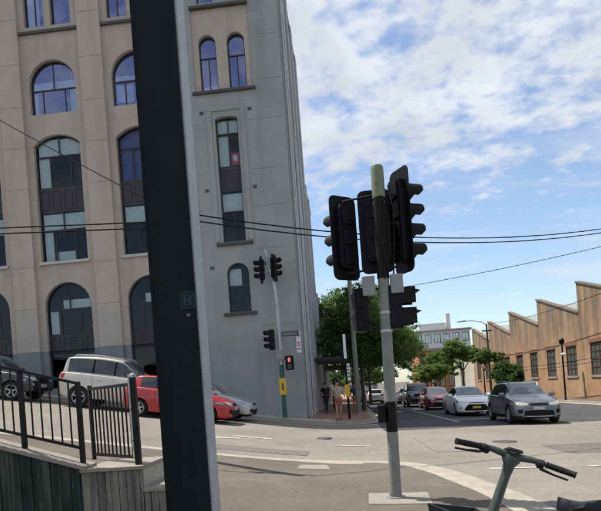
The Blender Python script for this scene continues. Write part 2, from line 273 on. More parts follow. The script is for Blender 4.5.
# ---------------------------------------------------------------- mesh helpers
class MB:
    def __init__(s): s.v = []; s.f = []
    def quad_grid(s, P):            # P[i][j] points
        n, m = len(P), len(P[0]); o = len(s.v)
        for row in P: s.v.extend(tuple(p) for p in row)
        for i in range(n - 1):
            for j in range(m - 1): s.f.append((o + i * m + j, o + i * m + j + 1, o + (i + 1) * m + j + 1, o + (i + 1) * m + j))
        return s
    def box(s, x0, x1, y0, y1, z0, z1):
        o = len(s.v); s.v += [(x0, y0, z0), (x1, y0, z0), (x1, y1, z0), (x0, y1, z0), (x0, y0, z1), (x1, y0, z1), (x1, y1, z1), (x0, y1, z1)]
        s.f += [tuple(o + i for i in q) for q in ((0, 3, 2, 1), (4, 5, 6, 7), (0, 1, 5, 4), (1, 2, 6, 5), (2, 3, 7, 6), (3, 0, 4, 7))]; return s
    def hexa(s, pts):               # 8 points: bottom ring 4, top ring 4
        o = len(s.v); s.v += [tuple(p) for p in pts]
        s.f += [tuple(o + i for i in q) for q in ((0, 3, 2, 1), (4, 5, 6, 7), (0, 1, 5, 4), (1, 2, 6, 5), (2, 3, 7, 6), (3, 0, 4, 7))]; return s
    def tube(s, pts, rad, n=10, cap=True):
        pts = [Vector(p) for p in pts]; k = len(pts); rads = rad if isinstance(rad, (list, tuple)) else [rad] * k
        o = len(s.v); up = None
        for i, p in enumerate(pts):
            d = (pts[min(i + 1, k - 1)] - pts[max(i - 1, 0)]).normalized()
            if up is None: up = Vector((0, 0, 1)) if abs(d.z) < .9 else Vector((1, 0, 0))
            a = d.cross(up).normalized(); b = a.cross(d).normalized(); up = b
            for j in range(n):
                t = 2 * math.pi * j / n; q = p + (a * math.cos(t) + b * math.sin(t)) * rads[i]; s.v.append(tuple(q))
        for i in range(k - 1):
            for j in range(n): s.f.append((o + i * n + j, o + i * n + (j + 1) % n, o + (i + 1) * n + (j + 1) % n, o + (i + 1) * n + j))
        if cap: s.f.append(tuple(o + j for j in range(n))[::-1]); s.f.append(tuple(o + (k - 1) * n + j for j in range(n)))
        return s
    def lathe(s, prof, n=24, axis='Z', at=(0, 0, 0)):   # prof list of (r, h)
        o = len(s.v); k = len(prof)
        for r_, h in prof:
            for j in range(n):
                t = 2 * math.pi * j / n; a, b = r_ * math.cos(t), r_ * math.sin(t)
                p = (a, b, h) if axis == 'Z' else ((a, h, b) if axis == 'Y' else (h, a, b))
                s.v.append((p[0] + at[0], p[1] + at[1], p[2] + at[2]))
        for i in range(k - 1):
            for j in range(n): s.f.append((o + i * n + j, o + i * n + (j + 1) % n, o + (i + 1) * n + (j + 1) % n, o + (i + 1) * n + j))
        return s
    def prism(s, poly, y0, y1, plane='XZ'):   # 2-D polygon extruded along the third axis
        o = len(s.v); n = len(poly)
        for yy in (y0, y1):
            for a, b in poly: s.v.append((a, yy, b) if plane == 'XZ' else ((yy, a, b) if plane == 'YZ' else (a, b, yy)))
        tris = tessellate_polygon([[Vector((a, b, 0)) for a, b in poly]])
        for t in tris: s.f.append(tuple(o + i for i in t)); s.f.append(tuple(o + n + i for i in t[::-1]))
        for i in range(n): j = (i + 1) % n; s.f.append((o + i, o + j, o + n + j, o + n + i))
        return s
    def build(s, name, m, parent=None, smooth=False, bevel=0.0, fix=True):
        me = bpy.data.meshes.new(name); me.from_pydata(s.v, [], s.f); 
        if fix or bevel:
            bm = bmesh.new(); bm.from_mesh(me); bmesh.ops.recalc_face_normals(bm, faces=bm.faces)
            if bevel:
                bmesh.ops.remove_doubles(bm, verts=bm.verts, dist=1e-5)
                ed = [e for e in bm.edges if len(e.link_faces) == 2 and e.calc_face_angle(0) > .6]
                bmesh.ops.bevel(bm, geom=ed, offset=bevel, segments=2, profile=.6, affect='EDGES', clamp_overlap=True)
            bm.to_mesh(me); bm.free()
        me.materials.append(MATS[m] if isinstance(m, str) else m)
        if smooth:
            me.shade_smooth()
            try: me.set_sharp_from_angle(angle=R(40))
            except Exception: pass
        o = bpy.data.objects.new(name, me); C.objects.link(o)
        if parent: o.parent = parent
        return o
def tag(o, label=None, cat=None, group=None, kind=None):
    if label: o['label'] = label
    if cat: o['category'] = cat
    if group: o['group'] = group
    if kind: o['kind'] = kind
    return o
def empty(name, loc=(0, 0, 0), rz=0.0, label=None, cat=None, group=None):
    o = bpy.data.objects.new(name, None); C.objects.link(o); o.location = loc; o.rotation_euler = (0, 0, rz); o.empty_display_size = .2
    return tag(o, label, cat, group)
def link_copy(src, name, loc=None, parent=None):
    c = src.copy(); C.objects.link(c); c.name = name
    if loc is not None: c.location = loc
    if parent is not None: c.parent = parent
    return c
def copy_tree(o, parent=None):
    c = o.copy(); C.objects.link(c); c.parent = parent
    for ch in list(o.children): copy_tree(ch, c)
    return c

# ---------------------------------------------------------------- the ground, roads, footpaths
def lines(*segs):
    out = []
    for a, b, n in segs: out += list(np.linspace(a, b, n))
    return sorted(set(round(float(v), 4) for v in out))
def in_yard(x, y): return x < -2.2 and y < 7.27
def build_ground():
    xs = lines((-2500, -200, 6), (-200, -30, 12), (-30, -2.21, 40), (-2.21, -2.19, 2), (-2.19, 10, 40), (10, 60, 12), (60, 2500, 10))
    ys = lines((-2500, -30, 8), (-30, 7.25, 14), (7.25, 7.29, 2), (7.29, 130, 30), (130, 3500, 8))
    P = [[(x, y, (-.45 if in_yard(x, y) else g(x, y) - .03)) for x in xs] for y in ys]
    tag(MB().quad_grid(P).build('ground', 'soil', smooth=True, fix=False), kind='structure')
def sheet(name, m, x0, x1, y0, y1, off, nx=None, ny=None, kind='structure'):
    nx = nx or max(2, int(abs(x1 - x0) / .4)); ny = ny or max(2, int(abs(y1 - y0) / 1.0) + 1)
    P = [[(x, y, g(x, y) + off) for x in np.linspace(x0, x1, nx)] for y in np.linspace(y0, y1, ny)]
    o = MB().quad_grid(P).build(name, m, smooth=True, fix=False)
    if kind: tag(o, kind=kind)
    return o
def ramp_pts(pts, step=.35):
    """Catmull-Rom through 2-D points"""
    out = []; P = [Vector((p[0], p[1])) for p in pts]
    for i in range(len(P) - 1):
        p0, p1, p2, p3 = P[max(i - 1, 0)], P[i], P[i + 1], P[min(i + 2, len(P) - 1)]
        n = max(2, int((p2 - p1).length / step))
        for k in range(n):
            t = k / n; out.append(.5 * ((2 * p1) + (-p0 + p2) * t + (2 * p0 - 5 * p1 + 4 * p2 - p3) * t * t + (-p0 + 3 * p1 - 3 * p2 + p3) * t ** 3))
    out.append(P[-1]); return out
def band(name, m, path, o0, o1, off, thick=0.0, parent=None, kind='structure', bevel=0):
    """strip following a 2-D path between lateral offsets o0..o1 (positive = right of travel), at ground + off(s)"""
    rows = []; n = len(path)
    for i, p in enumerate(path):
        d = (path[min(i + 1, n - 1)] - path[max(i - 1, 0)]).normalized(); nr = Vector((d.y, -d.x))
        a, b = p + nr * o0, p + nr * o1; zo = off(p) if callable(off) else off
        if thick:
            rows.append([(a.x, a.y, g(a.x, a.y) + zo - thick), (a.x, a.y, g(a.x, a.y) + zo), (b.x, b.y, g(b.x, b.y) + zo), (b.x, b.y, g(b.x, b.y) + zo - thick)])
        else: rows.append([(a.x, a.y, g(a.x, a.y) + zo), (b.x, b.y, g(b.x, b.y) + zo)])
    o = MB().quad_grid(rows).build(name, m, parent, fix=True)
    if kind: tag(o, kind=kind)
    return o
build_ground()
# street running left-right, then the street running away
sheet('cross_street', 'asphalt', -34, 34, 11.0, 24.4, 0.0)
sheet('side_street', 'asphalt', 1.0, 14.0, -30, 11.0, 0.0)
def dark_road():
    P = [[(x, y0 + (170 - y0) * t, g(x, y0 + (170 - y0) * t) + .005) for t in np.linspace(0, 1, 60) ** 1.6] for x in np.linspace(1.15, 14.0, 34) for y0 in [20.1 + (x - 1.15) * .27]]
    tag(MB().quad_grid(P).build('side_street_fresh_asphalt', 'asphalt_dark', smooth=True, fix=False), kind='structure')
dark_road()
NEAR = ramp_pts([(-34, 12.1), (-20, 12.1), (-10, 12.1), (-4, 12.1), (-2.4, 12.12), (-.8, 12.1), (.2, 12.0), (.96, 11.55), (1.4, 10.6), (1.68, 9.4), (1.95, 8.0), (2.08, 6), (2.12, 3), (2.12, -10), (2.12, -30)])
FAR = ramp_pts([(1.2, 170), (1.2, 100), (1.2, 60), (1.2, 40), (1.2, 30), (1.2, 27), (1.05, 25.6), (.4, 24.6), (-.7, 24.3), (-3, 24.25), (-5, 24.2), (-8, 24.2), (-20, 24.2), (-34, 24.2)], .6)
RIGHT = ramp_pts([(34, 25.2), (22, 25.2), (17.5, 25.3), (15.2, 26.2), (14.1, 28.5), (13.9, 32), (13.9, 60), (13.9, 110), (13.9, 170)], .8)
def drop(p):     # kerb ramp at the corner crossing
    t = min(1, max(0, (abs(p.x - .15) - .5) / .8)) if p.y > 11 else 1
    return .012 + .026 * t
band('kerb', 'kerb_stone', NEAR, 0, .17, drop, .2)
band('gutter', 'gutter_concrete', NEAR, -.40, -.004, .008)
band('kerb', 'kerb_stone', FAR, 0, .17, .12, .25)
band('gutter', 'concrete', FAR, -.34, -.004, .008)
band('kerb', 'kerb_stone', RIGHT, 0, .17, .12, .25)
band('gutter', 'concrete', RIGHT, -.34, -.004, .008)
def near_path():
    # asphalt footpath between the kerb and the building line; the sunken yard is left open
    rows = []
    ks = [(p.x, p.y) for p in NEAR if p.y < 11.95 and p.x > .2]
    ks.sort(key=lambda q: -q[1])
    top = [(p.x, p.y) for p in NEAR if p.y >= 11.9 and p.x <= .5]
    M = MB()
    P = []
    for x in [q[0] for q in top]:
        P.append([(x, y, g(x, y) + (drop(Vector((x, 12.1))) if y > 11.5 else .038) - .004) for y in (7.29, 8.2, 9.2, 10.2, 11.0, 11.5, min(11.93, 11.94))])
    M.quad_grid(P)
    P = []
    xr = top[-1][0]
    for (xk, yk) in ks:
        xs = np.linspace(-2.19 if yk < 7.29 else xr, xk - .172, 14)
        P.append([(x, yk, g(x, yk) + .034) for x in xs])
    # two blocks: above and below the yard edge
    A = [r for r in P if r[0][1] >= 7.29]; B = [r for r in P if r[0][1] < 7.29]
    if A: M.quad_grid(A)
    ylast = A[-1][0][1] if A else 7.29
    bridge = [(x, ylast, g(x, ylast) + .034) for x in np.linspace(-2.19, A[-1][-1][0], 14)]
    B = [bridge] + B
    M.quad_grid(B)
    # vertical edge down to the yard
    M.quad_grid([[(-2.19, y, g(-2.19, y) + .034), (-2.19, y, -.5)] for y in np.linspace(-30, 7.29, 12)])
    tag(M.build('footpath', 'path_asphalt', smooth=False, fix=False), kind='structure')
near_path()
def far_path():
    M = MB()
    M.quad_grid([[(x, y, g(x, y) + .116) for y in (24.365, 25, 26.4)] for x in np.linspace(-34, -.6, 60)])
    tag(M.build('footpath', 'concrete', fix=False), kind='structure')
    M = MB()
    M.quad_grid([[(-.6 + (xe + .6) * t, y, g(-.6 + (xe + .6) * t, y) + .117) for t in np.linspace(0, 1, 6)] for y, xe in ((24.49, -.45), (24.75, .35), (25.2, .68), (25.7, .9), (26.2, .98), (27, 1.025), (40, 1.025), (80, 1.025), (170, 1.025))])
    M.quad_grid([[(x, y, g(x, y) + .117) for x in np.linspace(-2.6, -.6, 6)] for y in (25.95, 26.2, 27, 40, 80, 170)])
    tag(M.build('footpath', 'brick_paver', fix=False), kind='structure')
    M = MB()
    M.quad_grid([[(x, y, g(x, y) + .116) for x in np.linspace(xs, 34, 12)] for y, xs in ((25.6, 17.5), (26.4, 15.4), (28.6, 14.3), (32, 14.08), (60, 14.08), (110, 14.08), (170, 14.08))])
    tag(M.build('footpath', 'path_asphalt', fix=False), kind='structure')
far_path()
# painted lines: dashes across the near mouth, lane line and stop line in the far street, worn lines at left
def stripe(x0, y0, x1, y1, w_, off=.010, m='paint_white'):
    d = Vector((x1 - x0, y1 - y0)); L = d.length; n = max(2, int(L / .6)); d.normalize(); nr = Vector((-d.y, d.x)) * w_ / 2
    P = []
    for t in np.linspace(0, L, n):
        p = Vector((x0, y0)) + d * t; P.append([(p.x - nr.x, p.y - nr.y, g(p.x - nr.x, p.y - nr.y) + off), (p.x + nr.x, p.y + nr.y, g(p.x + nr.x, p.y + nr.y) + off)])
    tag(MB().quad_grid(P).build('road_marking', m, fix=False), kind='structure')
for a in range(5): stripe(2.45 + a * 1.75, 10.85 + a * .06, 3.42 + a * 1.75, 10.9 + a * .06, .13)
stripe(3.3, 7.2, 6.5, 7.25, .12)
stripe(4.35, 24.2, 3.9, 40, .13); stripe(3.9, 43, 3.9, 46, .12); stripe(3.9, 50, 3.9, 54, .12); stripe(3.9, 60, 3.9, 66, .12)
stripe(4.4, 25.6, 7.6, 26.2, .3); stripe(7.5, 26, 7.3, 44, .11); stripe(3.2, 36, 2.3, 40, .5)
stripe(-4.6, 15.2, -3.0, 15.9, .28); stripe(-3.3, 16.4, -2.2, 16.5, .24); stripe(-.5, 15.6, .5, 15.3, .12); stripe(6.4, 14.6, 8.6, 15.0, .3)
# concrete pad round the signal pole, lid in the footpath, light repair patch
def pad(name, m, pts, off, nsub=8):
    (a, b, c, d) = [Vector(p) for p in pts]; P = []
    for i in range(nsub + 1):
        s_ = i / nsub; row = []
        for j in range(nsub + 1):
            t = j / nsub; p = (a * (1 - s_) + b * s_) * (1 - t) + (d * (1 - s_) + c * s_) * t; row.append((p.x, p.y, g(p.x, p.y) + off))
        P.append(row)
    return tag(MB().quad_grid(P).build(name, m, fix=False), kind='structure')
pad('footpath_pad', 'slab', [(.17, 7.72), (.98, 7.62), (1.02, 8.42), (.2, 8.5)], .040)
pad('footpath_patch', 'slab', [(-1.05, 10.9), (-.42, 10.95), (-.5, 11.5), (-1.0, 11.45)], .042)
pad('road_patch', 'asphalt_dark_worn', [(4.6, 12.9), (7.4, 13.3), (7.2, 15.0), (4.5, 14.5)], .007, 10)
pad('road_patch', 'asphalt_dark_worn', [(-3.6, 13.3), (-1.0, 13.2), (-1.0, 14.1), (-3.6, 14.2)], .007, 12)
pad('road_patch', 'asphalt', [(1.9, 13.6), (3.3, 13.7), (3.2, 17.6), (1.8, 17.5)], .007, 10)
def manhole(x, y, r_):
    z = g(x, y) + .011; M = MB(); M.lathe([(0, z), (r_ * .8, z), (r_ * .82, z - .004), (r_ * .86, z - .004), (r_ * .88, z), (r_, z), (r_ + .02, z - .012)], 28, 'Z', (x, y, 0)); tag(M.build('manhole_cover', 'manhole_iron', fix=False), kind='structure')
mat('manhole_iron', (.07, .065, .06), .6, metal=.4, var=.3, vscale=20, bump=.5, bscale=30)
manhole(3.9, 15.6, .33); manhole(-.9, 17.6, .33); manhole(7.6, 17.2, .33)
pad('service_lid', 'coping', [(1.35, 6.5), (1.95, 6.5), (1.92, 7.0), (1.35, 7.0)], .042)

# ---------------------------------------------------------------- buildings
def clip_rect(poly, x0, x1, z0, z1):
    def clip(ps, ins, inter):
        out = []
        for i in range(len(ps)):
            a, b = ps[i], ps[(i + 1) % len(ps)]
            if ins(a):
                out.append(a)
                if not ins(b): out.append(inter(a, b))
            elif ins(b): out.append(inter(a, b))
        return out
    def ix(v): return lambda a, b: (v, a[1] + (b[1] - a[1]) * (v - a[0]) / (b[0] - a[0]))
    def iz(v): return lambda a, b: (a[0] + (b[0] - a[0]) * (v - a[1]) / (b[1] - a[1]), v)
    for ins, it in ((lambda p: p[0] >= x0, ix(x0)), (lambda p: p[0] <= x1, ix(x1)), (lambda p: p[1] >= z0, iz(z0)), (lambda p: p[1] <= z1, iz(z1))):
        if not poly: return []
        poly = clip(poly, ins, it)
    return poly
def opening(x0, x1, z0, zs, zp, n=14):
    """upright opening with an arched head: sill z0, springing zs, peak zp"""
    if zp - zs < .01: return [(x0, z0), (x1, z0), (x1, zs), (x0, zs)]
    cx, h = (x0 + x1) / 2, (x1 - x0) / 2; rise = zp - zs
    r_ = (h * h + rise * rise) / (2 * rise); zc = zp - r_; a = math.asin(min(1, h / r_))
    if rise >= h * .999: a = math.pi / 2
    return [(x0, z0), (x1, z0)] + [(cx + r_ * math.sin(a * (1 - 2 * i / n)), zc + r_ * math.cos(a * (1 - 2 * i / n))) for i in range(n + 1)]
def inset(poly, d):
    cx = sum(p[0] for p in poly) / len(poly); n = len(poly); out = []
    for i in range(n):
        a, b, c = Vector(poly[i - 1]), Vector(poly[i]), Vector(poly[(i + 1) % n])
        e1 = (b - a); e2 = (c - b)
        if e1.length < 1e-6 or e2.length < 1e-6: out.append(tuple(b)); continue
        n1 = Vector((-e1.y, e1.x)).normalized(); n2 = Vector((-e2.y, e2.x)).normalized(); m = (n1 + n2)
        m = m / max(.3, m.length_squared) * 2 * d; out.append((b.x + m.x, b.y + m.y))
    return out
class Face:
    """maps (u, z, depth) to the world: 'Y' facade looking towards -Y, 'X' wall looking towards -X, 'E' wall looking towards +X"""
    def __init__(s, kind, val): s.k, s.v = kind, val
    def __call__(s, u, z, d=0.0):
        return (u, s.v + d, z) if s.k == 'Y' else ((s.v + d, u, z) if s.k == 'X' else (s.v - d, u, z))
def holed_wall(F, outer, holes, depth, reveal_depth):
    M = MB(); loops = [outer] + holes; flat = [p for l in loops for p in l]
    M.v = [F(p[0], p[1], depth) for p in flat]
    M.f = [tuple(t) for t in tessellate_polygon([[Vector((p[0], p[1], 0)) for p in l] for l in loops])]
    for h in holes:
        n = len(h); o = len(M.v); M.v += [F(p[0], p[1], depth) for p in h] + [F(p[0], p[1], depth + reveal_depth) for p in h]
        M.f += [(o + i, o + (i + 1) % n, o + n + (i + 1) % n, o + n + i) for i in range(n)]
    return M
def fbox(F, M, u0, u1, d0, d1, z0, z1):
    pts = [F(u0, z0, d0), F(u1, z0, d0), F(u1, z0, d1), F(u0, z0, d1), F(u0, z1, d0), F(u1, z1, d0), F(u1, z1, d1), F(u0, z1, d1)]
    return M.hexa(pts)
def window(F, parent, op, depth, bars_z=(), bars_x=(), panels=(), glass='glass', fr='frame_dark', w_=.055, jitter=.006, name='window'):
    """frame with one pane object per light; panels = (z0, z1) dark spandrels; bars_x = list of (x, z0, z1)"""
    xs = [p[0] for p in op]; zs = [p[1] for p in op]; x0, x1, z0, z1 = min(xs), max(xs), min(zs), max(zs)
    M = MB(); inn = inset(op, w_); n = len(op)
    o = len(M.v)
    for d in (depth, depth + .07): M.v += [F(*p, d) for p in op] + [F(*p, d) for p in inn]
    for i in range(n):
        j = (i + 1) % n
        M.f.append((o + i, o + j, o + n + j, o + n + i)); M.f.append((o + n + i, o + n + j, o + 3 * n + j, o + 3 * n + i))
    zb = sorted(bars_z)
    for z in zb:
        c = clip_rect(inn, -1e3, 1e3, z - .03, z + .03)
        if c: fbox(F, M, min(p[0] for p in c), max(p[0] for p in c), depth + .004, depth + .066, z - .03, z + .03)
    for (x, a, b) in bars_x:
        c = clip_rect(inn, x - .024, x + .024, a, b)
        if c: fbox(F, M, x - .024, x + .024, depth + .008, depth + .062, a, min(max(p[1] for p in c), b))
    W = M.build(name, fr, parent)
    cuts = [z0] + zb + [z for p in panels for z in p] + [z1]; cuts = sorted(set(cuts))
    for a, b in zip(cuts[:-1], cuts[1:]):
        if any(abs(a - p[0]) < .02 and abs(b - p[1]) < .02 for p in panels):
            Mp = MB(); fbox(F, Mp, x0 + .01, x1 - .01, depth + .02, depth + .10, a, b)
            k = 4
            for i in range(k):
                u = x0 + (x1 - x0) * (i + .5) / k; hw_ = (x1 - x0) / k * .36
                for (uu0, uu1, zz0, zz1) in ((u - hw_, u + hw_, a + .12, a + .16), (u - hw_, u + hw_, b - .16, b - .12), (u - hw_, u - hw_ + .04, a + .16, b - .16), (u + hw_ - .04, u + hw_, a + .16, b - .16)): fbox(F, Mp, uu0, uu1, depth - .005, depth + .0195, zz0, zz1)
            Mp.build('spandrel_panel', 'spandrel', W); continue
        vx = sorted(x for (x, p, q) in bars_x if p < (a + b) / 2 < q); ex = [x0] + vx + [x1]
        for c0, c1 in zip(ex[:-1], ex[1:]):
            poly = clip_rect(inn, c0 + .01, c1 - .01, a + .01, b - .01)
            if len(poly) < 3: continue
            ja, jb = rnd.uniform(-jitter, jitter), rnd.uniform(-jitter, jitter); mx_, mz_ = (c0 + c1) / 2, (a + b) / 2
            P = MB(); P.v = [F(p[0], p[1], depth + .035 + ja * (p[0] - mx_) + jb * (p[1] - mz_)) for p in poly]; P.f = [tuple(range(len(poly)))]
            P.build('pane', glass, W, fix=False)
    return W

FY = Face('Y', 26.0)
bld = empty('corner_building', (-12, 26, 1.5), label='tall beige and grey rendered building with rows of arched windows on the corner', cat='building')
def place(o):   # parts are built in world space; keep them there under their parent
    bpy.context.view_layer.update()
class Root:
    pass
def adopt(root):
    """children were built in world coordinates: cancel the parent's own transform"""
    root_m = Matrix.LocRotScale(root.location, root.rotation_euler, root.scale)
    inv = root_m.inverted()
    for ch in root.children: ch.matrix_parent_inverse = inv
TOPZ = 22.0
def build_corner():
    bays = [-20.22, -16.32, -12.42, -8.52]
    left_edge = -22.2
    for bi, cx in enumerate(bays):
        gz = g(cx, 26)
        zb = max(2.3, gz + .55)
        op_g = opening(cx - 1.1, cx + 1.1, zb, 6.17, 7.27); op_t = opening(cx - 1.1, cx + 1.1, 8.25, 13.62, 14.06); op_a = opening(cx - 1.1, cx + 1.1, 15.03, 16.42, 17.5)
        op_r1 = opening(cx - 1.12, cx - .17, 19.06, 21.2, 21.2); op_r2 = opening(cx + .13, cx + 1.08, 19.06, 21.2, 21.2)
        M = holed_wall(FY, [(cx - 1.42, 4.17), (cx + 1.42, 4.17), (cx + 1.42, TOPZ), (cx - 1.42, TOPZ)], [], .14, .3) if False else None
        lower = holed_wall(FY, [(cx - 1.42, gz - .8), (cx + 1.42, gz - .8), (cx + 1.42, 4.17), (cx - 1.42, 4.17)], [[(cx - 1.1, zb), (cx + 1.1, zb), (cx + 1.1, 4.1695), (cx - 1.1, 4.1695)]], .13, .25)
        lower.build('plinth', 'plinth_grey', bld)
        op_gu = [(cx - 1.1, 4.1705), (cx + 1.1, 4.1705)] + op_g[2:]
        holed_wall(FY, [(cx - 1.42, 4.17), (cx + 1.42, 4.17), (cx + 1.42, TOPZ), (cx - 1.42, TOPZ)], [op_gu, op_t, op_a, op_r1, op_r2], .13, .27).build('wall', 'beige', bld)
        D = .13 + .19
        window(FY, bld, op_g, D, bars_z=[6.05], bars_x=[(cx, 6.05, 7.3), (cx - .45, 4.9, 6.05), (cx + .5, 4.9, 6.05), (cx, zb, 4.0)], panels=[(4.02, 4.9)], glass='glass_low')
        window(FY, bld, op_t, D, bars_z=[9.72, 13.13], bars_x=[(cx, 9.72, 10.55), (cx - .42, 8.25, 9.72), (cx + .52, 8.25, 9.72), (cx + .02, 13.13, 14.1), (cx - .45, 11.7, 13.13), (cx + .53, 11.7, 13.13)], panels=[(10.55, 11.7)], glass='glass_low')
        window(FY, bld, op_a, D, bars_z=[16.2], bars_x=[(cx + .0, 16.2, 17.5), (cx - .55, 15.03, 16.2), (cx + .5, 15.03, 16.2)], glass='glass_high')
        window(FY, bld, op_r1, D, bars_x=[(cx - .65, 19, 21.2)], glass='glass_high'); window(FY, bld, op_r2, D, glass='glass_high')
        s = MB(); fbox(FY, s, cx - 1.4, cx + 1.4, .02, .125, 18.72, 18.84); s.build('ledge', 'sill_dark', bld)
        s = MB(); fbox(FY, s, cx - 1.2, cx + 1.2, .03, .29, 8.12, 8.245); s.build('sill', 'sill_light', bld)
        # blinds and curtains hung inside
        for (a, b, z0, z1, on) in ((-1.0, 1.0, 9.75, 10.5, 1), (-1.0, 1.0, 13.15, 13.95, bi != 3), (-1.02, -.45, 11.75, 13.1, bi in (1, 2)), (-1.0, -.6, 8.3, 9.7, bi in (1, 2)), (.7, 1.0, 15.1, 16.15, bi in (0, 2)), (-1.0, -.85, 15.1, 16.1, bi == 2), (-1.0, 1.0, 16.25, 16.62, bi == 2), (-1.0, -.2, 15.3, 16.1, bi == 3), (-1.0, 1.0, 16.25, 16.5, bi == 3), (-1.05, -.5, 19.1, 21.2, bi in (1, 2)), (-.35, .95, 6.1, 6.5, bi in (2, 3)), (-1.0, -.62, 4.95, 6.0, bi in (0, 2)), (.1, 1.0, 3.2, 3.9, bi in (1, 2)), (-.5, .4, 8.3, 8.75, bi in (1, 2)), (.55, 1.0, 8.3, 9.1, bi == 3)):
            if on:
                s = MB(); n = 9
                s.quad_grid([[FY(cx + a + (b - a) * i / n, z, .42 + .02 * (i % 2)) for z in (z0, z1)] for i in range(n + 1)]); s.build('blind', 'blind', bld, fix=False)
        if bi == 3:
            s = MB(); fbox(FY, s, cx - 1.0, cx + 1.0, .5, .52, 11.72, 14.0); s.build('blue_film', 'blue_film', bld)
    # pilasters between the bays, with string joints
    edges = [left_edge] + [(a + b) / 2 for a, b in zip(bays[:-1], bays[1:])] + [-6.55]
    for i, c in enumerate(edges):
        h = .53; gz = g(c, 26)
        zs = [4.17, 6.13, 8.04, 11.63, 13.52, 15.39, 17.36, 19.4, TOPZ]
        for k, (a, b) in enumerate(zip(zs[:-1], zs[1:])):
            s = MB(); fbox(FY, s, c - h, c + h, -.02, .4, a + (.008 if k else 0), b - .008); s.build('pilaster_block', 'beige_light', bld, bevel=.012)
        s = MB(); fbox(FY, s, c - h + .012, c + h - .012, .0, .38, 4.1, TOPZ); s.build('pilaster_core', 'beige', bld)
        s = MB(); fbox(FY, s, c - h - .01, c + h + .01, -.035, .38, gz - .8, 4.165); s.build('pilaster_base', 'plinth_grey', bld)
    # grey painted end block
    x0, x1 = -6.02, -1.85
    pair = [opening(-5.51, -4.72, 15.24, 17.31, 17.71), opening(-4.22, -3.43, 15.24, 17.31, 17.71)]
    tall = opening(-5.0, -3.98, 8.37, 13.88, 13.97); low = opening(-4.95, -3.96, 5.22, 6.95, 7.42)
    topw = [opening(-5.45, -4.7, 19.1, 21.2, 21.2), opening(-4.2, -3.45, 19.1, 21.2, 21.2)]
    rec = [(-5.78, 15.13), (-3.18, 15.13), (-3.18, 18.9), (-5.78, 18.9)]
    outer = [(x0, -1.2), (x1, -1.2), (x1, TOPZ), (x0, TOPZ)]
    holed_wall(FY, outer, [rec, tall, low] + topw, 0, .3).build('wall', 'facade_grey', bld)
    holed_wall(FY, rec, pair, .07, .28).build('wall_panel', 'beige', bld)
    for o_ in pair: window(FY, bld, o_, .26, bars_z=[16.75], bars_x=[((o_[0][0] + o_[1][0]) / 2, 15.24, 16.75)], glass='glass_high')
    for o_ in topw: window(FY, bld, o_, .2, glass='glass_high')
    window(FY, bld, tall, .2, bars_z=[9.75, 13.25], bars_x=[(-4.47, 11.78, 14), (-4.47, 8.37, 9.75)], panels=[(10.68, 11.78)], glass='glass_low')
    window(FY, bld, low, .2, bars_z=[6.4], bars_x=[(-4.46, 5.22, 6.4)], glass='glass_low')
    for (a, b, z, h, m) in ((-5.9, -3.06, 15.02, .12, 'sill_dark'), (-5.3, -3.66, 8.2, .13, 'sill_dark'), (-5.2, -3.72, 5.07, .13, 'sill_dark'), (-5.8, -3.16, 18.84, .12, 'sill_dark')):
        s = MB(); fbox(FY, s, a, b, -.12, .1, z, z + h); s.build('sill', m, bld, bevel=.01)
    for (a, b, z0, z1) in ((-5.36, -5.14, 8.4, 14.22), (-3.84, -3.62, 8.4, 14.22), (-5.36, -3.62, 14.224, 14.42)):
        s = MB(); fbox(FY, s, a, b, -.05, .05, z0, z1); s.build('window_surround', 'facade_grey', bld, bevel=.01)
    for (x, z) in ((-5.57, 14.2), (-3.40, 14.18), (-5.57, 10.73), (-3.41, 10.72), (-5.59, 7.27), (-3.2, 7.27)):
        s = MB(); fbox(FY, s, x - .09, x + .09, -.012, .03, z - .07, z + .07)
        s.build('vent', 'sill_dark', bld)
    for z in (9.86, 11.5, 13.7, 15.44, 17.42, 7.95, 4.55):   # recessed joint lines as thin dark fillets
        for a, b in ((-6.0, -5.9 + (.5 if z in (9.86, 11.5, 13.7) else .05)), (-3.0 if z > 15 else -3.55, -1.95)):
            s = MB(); fbox(FY, s, a, b, -.004, .02, z - .012, z + .012); s.build('joint', 'plinth_grey', bld)
    # blinds and the red poster behind the tall window
    for (a, b, z0, z1) in ((-4.95, -4.03, 13.3, 13.9), (-4.95, -4.5, 11.85, 13.2), (-4.95, -4.03, 9.8, 10.6), (-5.4, -4.8, 15.3, 15.5), (-4.9, -4.35, 6.45, 7.2)):
        s = MB(); s.quad_grid([[FY(a + (b - a) * i / 8, z, .32 + .02 * (i % 2)) for z in (z0, z1)] for i in range(9)]); s.build('blind', 'blind', bld, fix=False)
    s = MB(); fbox(FY, s, -4.42, -4.04, .27, .285, 11.86, 12.42); po = s.build('poster', 'poster_red', bld)
    s = MB(); s.prism([(-4.33, 12.30), (-4.13, 12.30), (-4.13, 12.12), (-4.23, 11.98), (-4.33, 12.12)], 26.262, 26.267); s.build('poster_emblem', 'white_plain', po)
    # rooms behind the glass
    s = MB()
    for z in (1.2, 7.75, 10.95, 14.6, 18.3, TOPZ - .25): fbox(FY, s, -22.4, -2.2, .45, 6.0, z, z + .22)
    s.build('floor_slab', 'room_wall', bld)
    s = MB(); fbox(FY, s, -22.4, -2.2, 6.01, 6.2, -1, TOPZ - .3); s.build('room_back_wall', 'room_wall', bld)
    s = MB()
    for c in edges[1:] + [-2.9]: fbox(FY, s, c - .1, c + .1, .45, 6.0, 1.0, TOPZ - .3)
    s.build('room_partition', 'room_dark', bld)
    # left end and parapet
    s = MB(); fbox(FY, s, -23.2, -1.75, -.1, .6, TOPZ, TOPZ + .5); s.build('parapet', 'beige', bld)
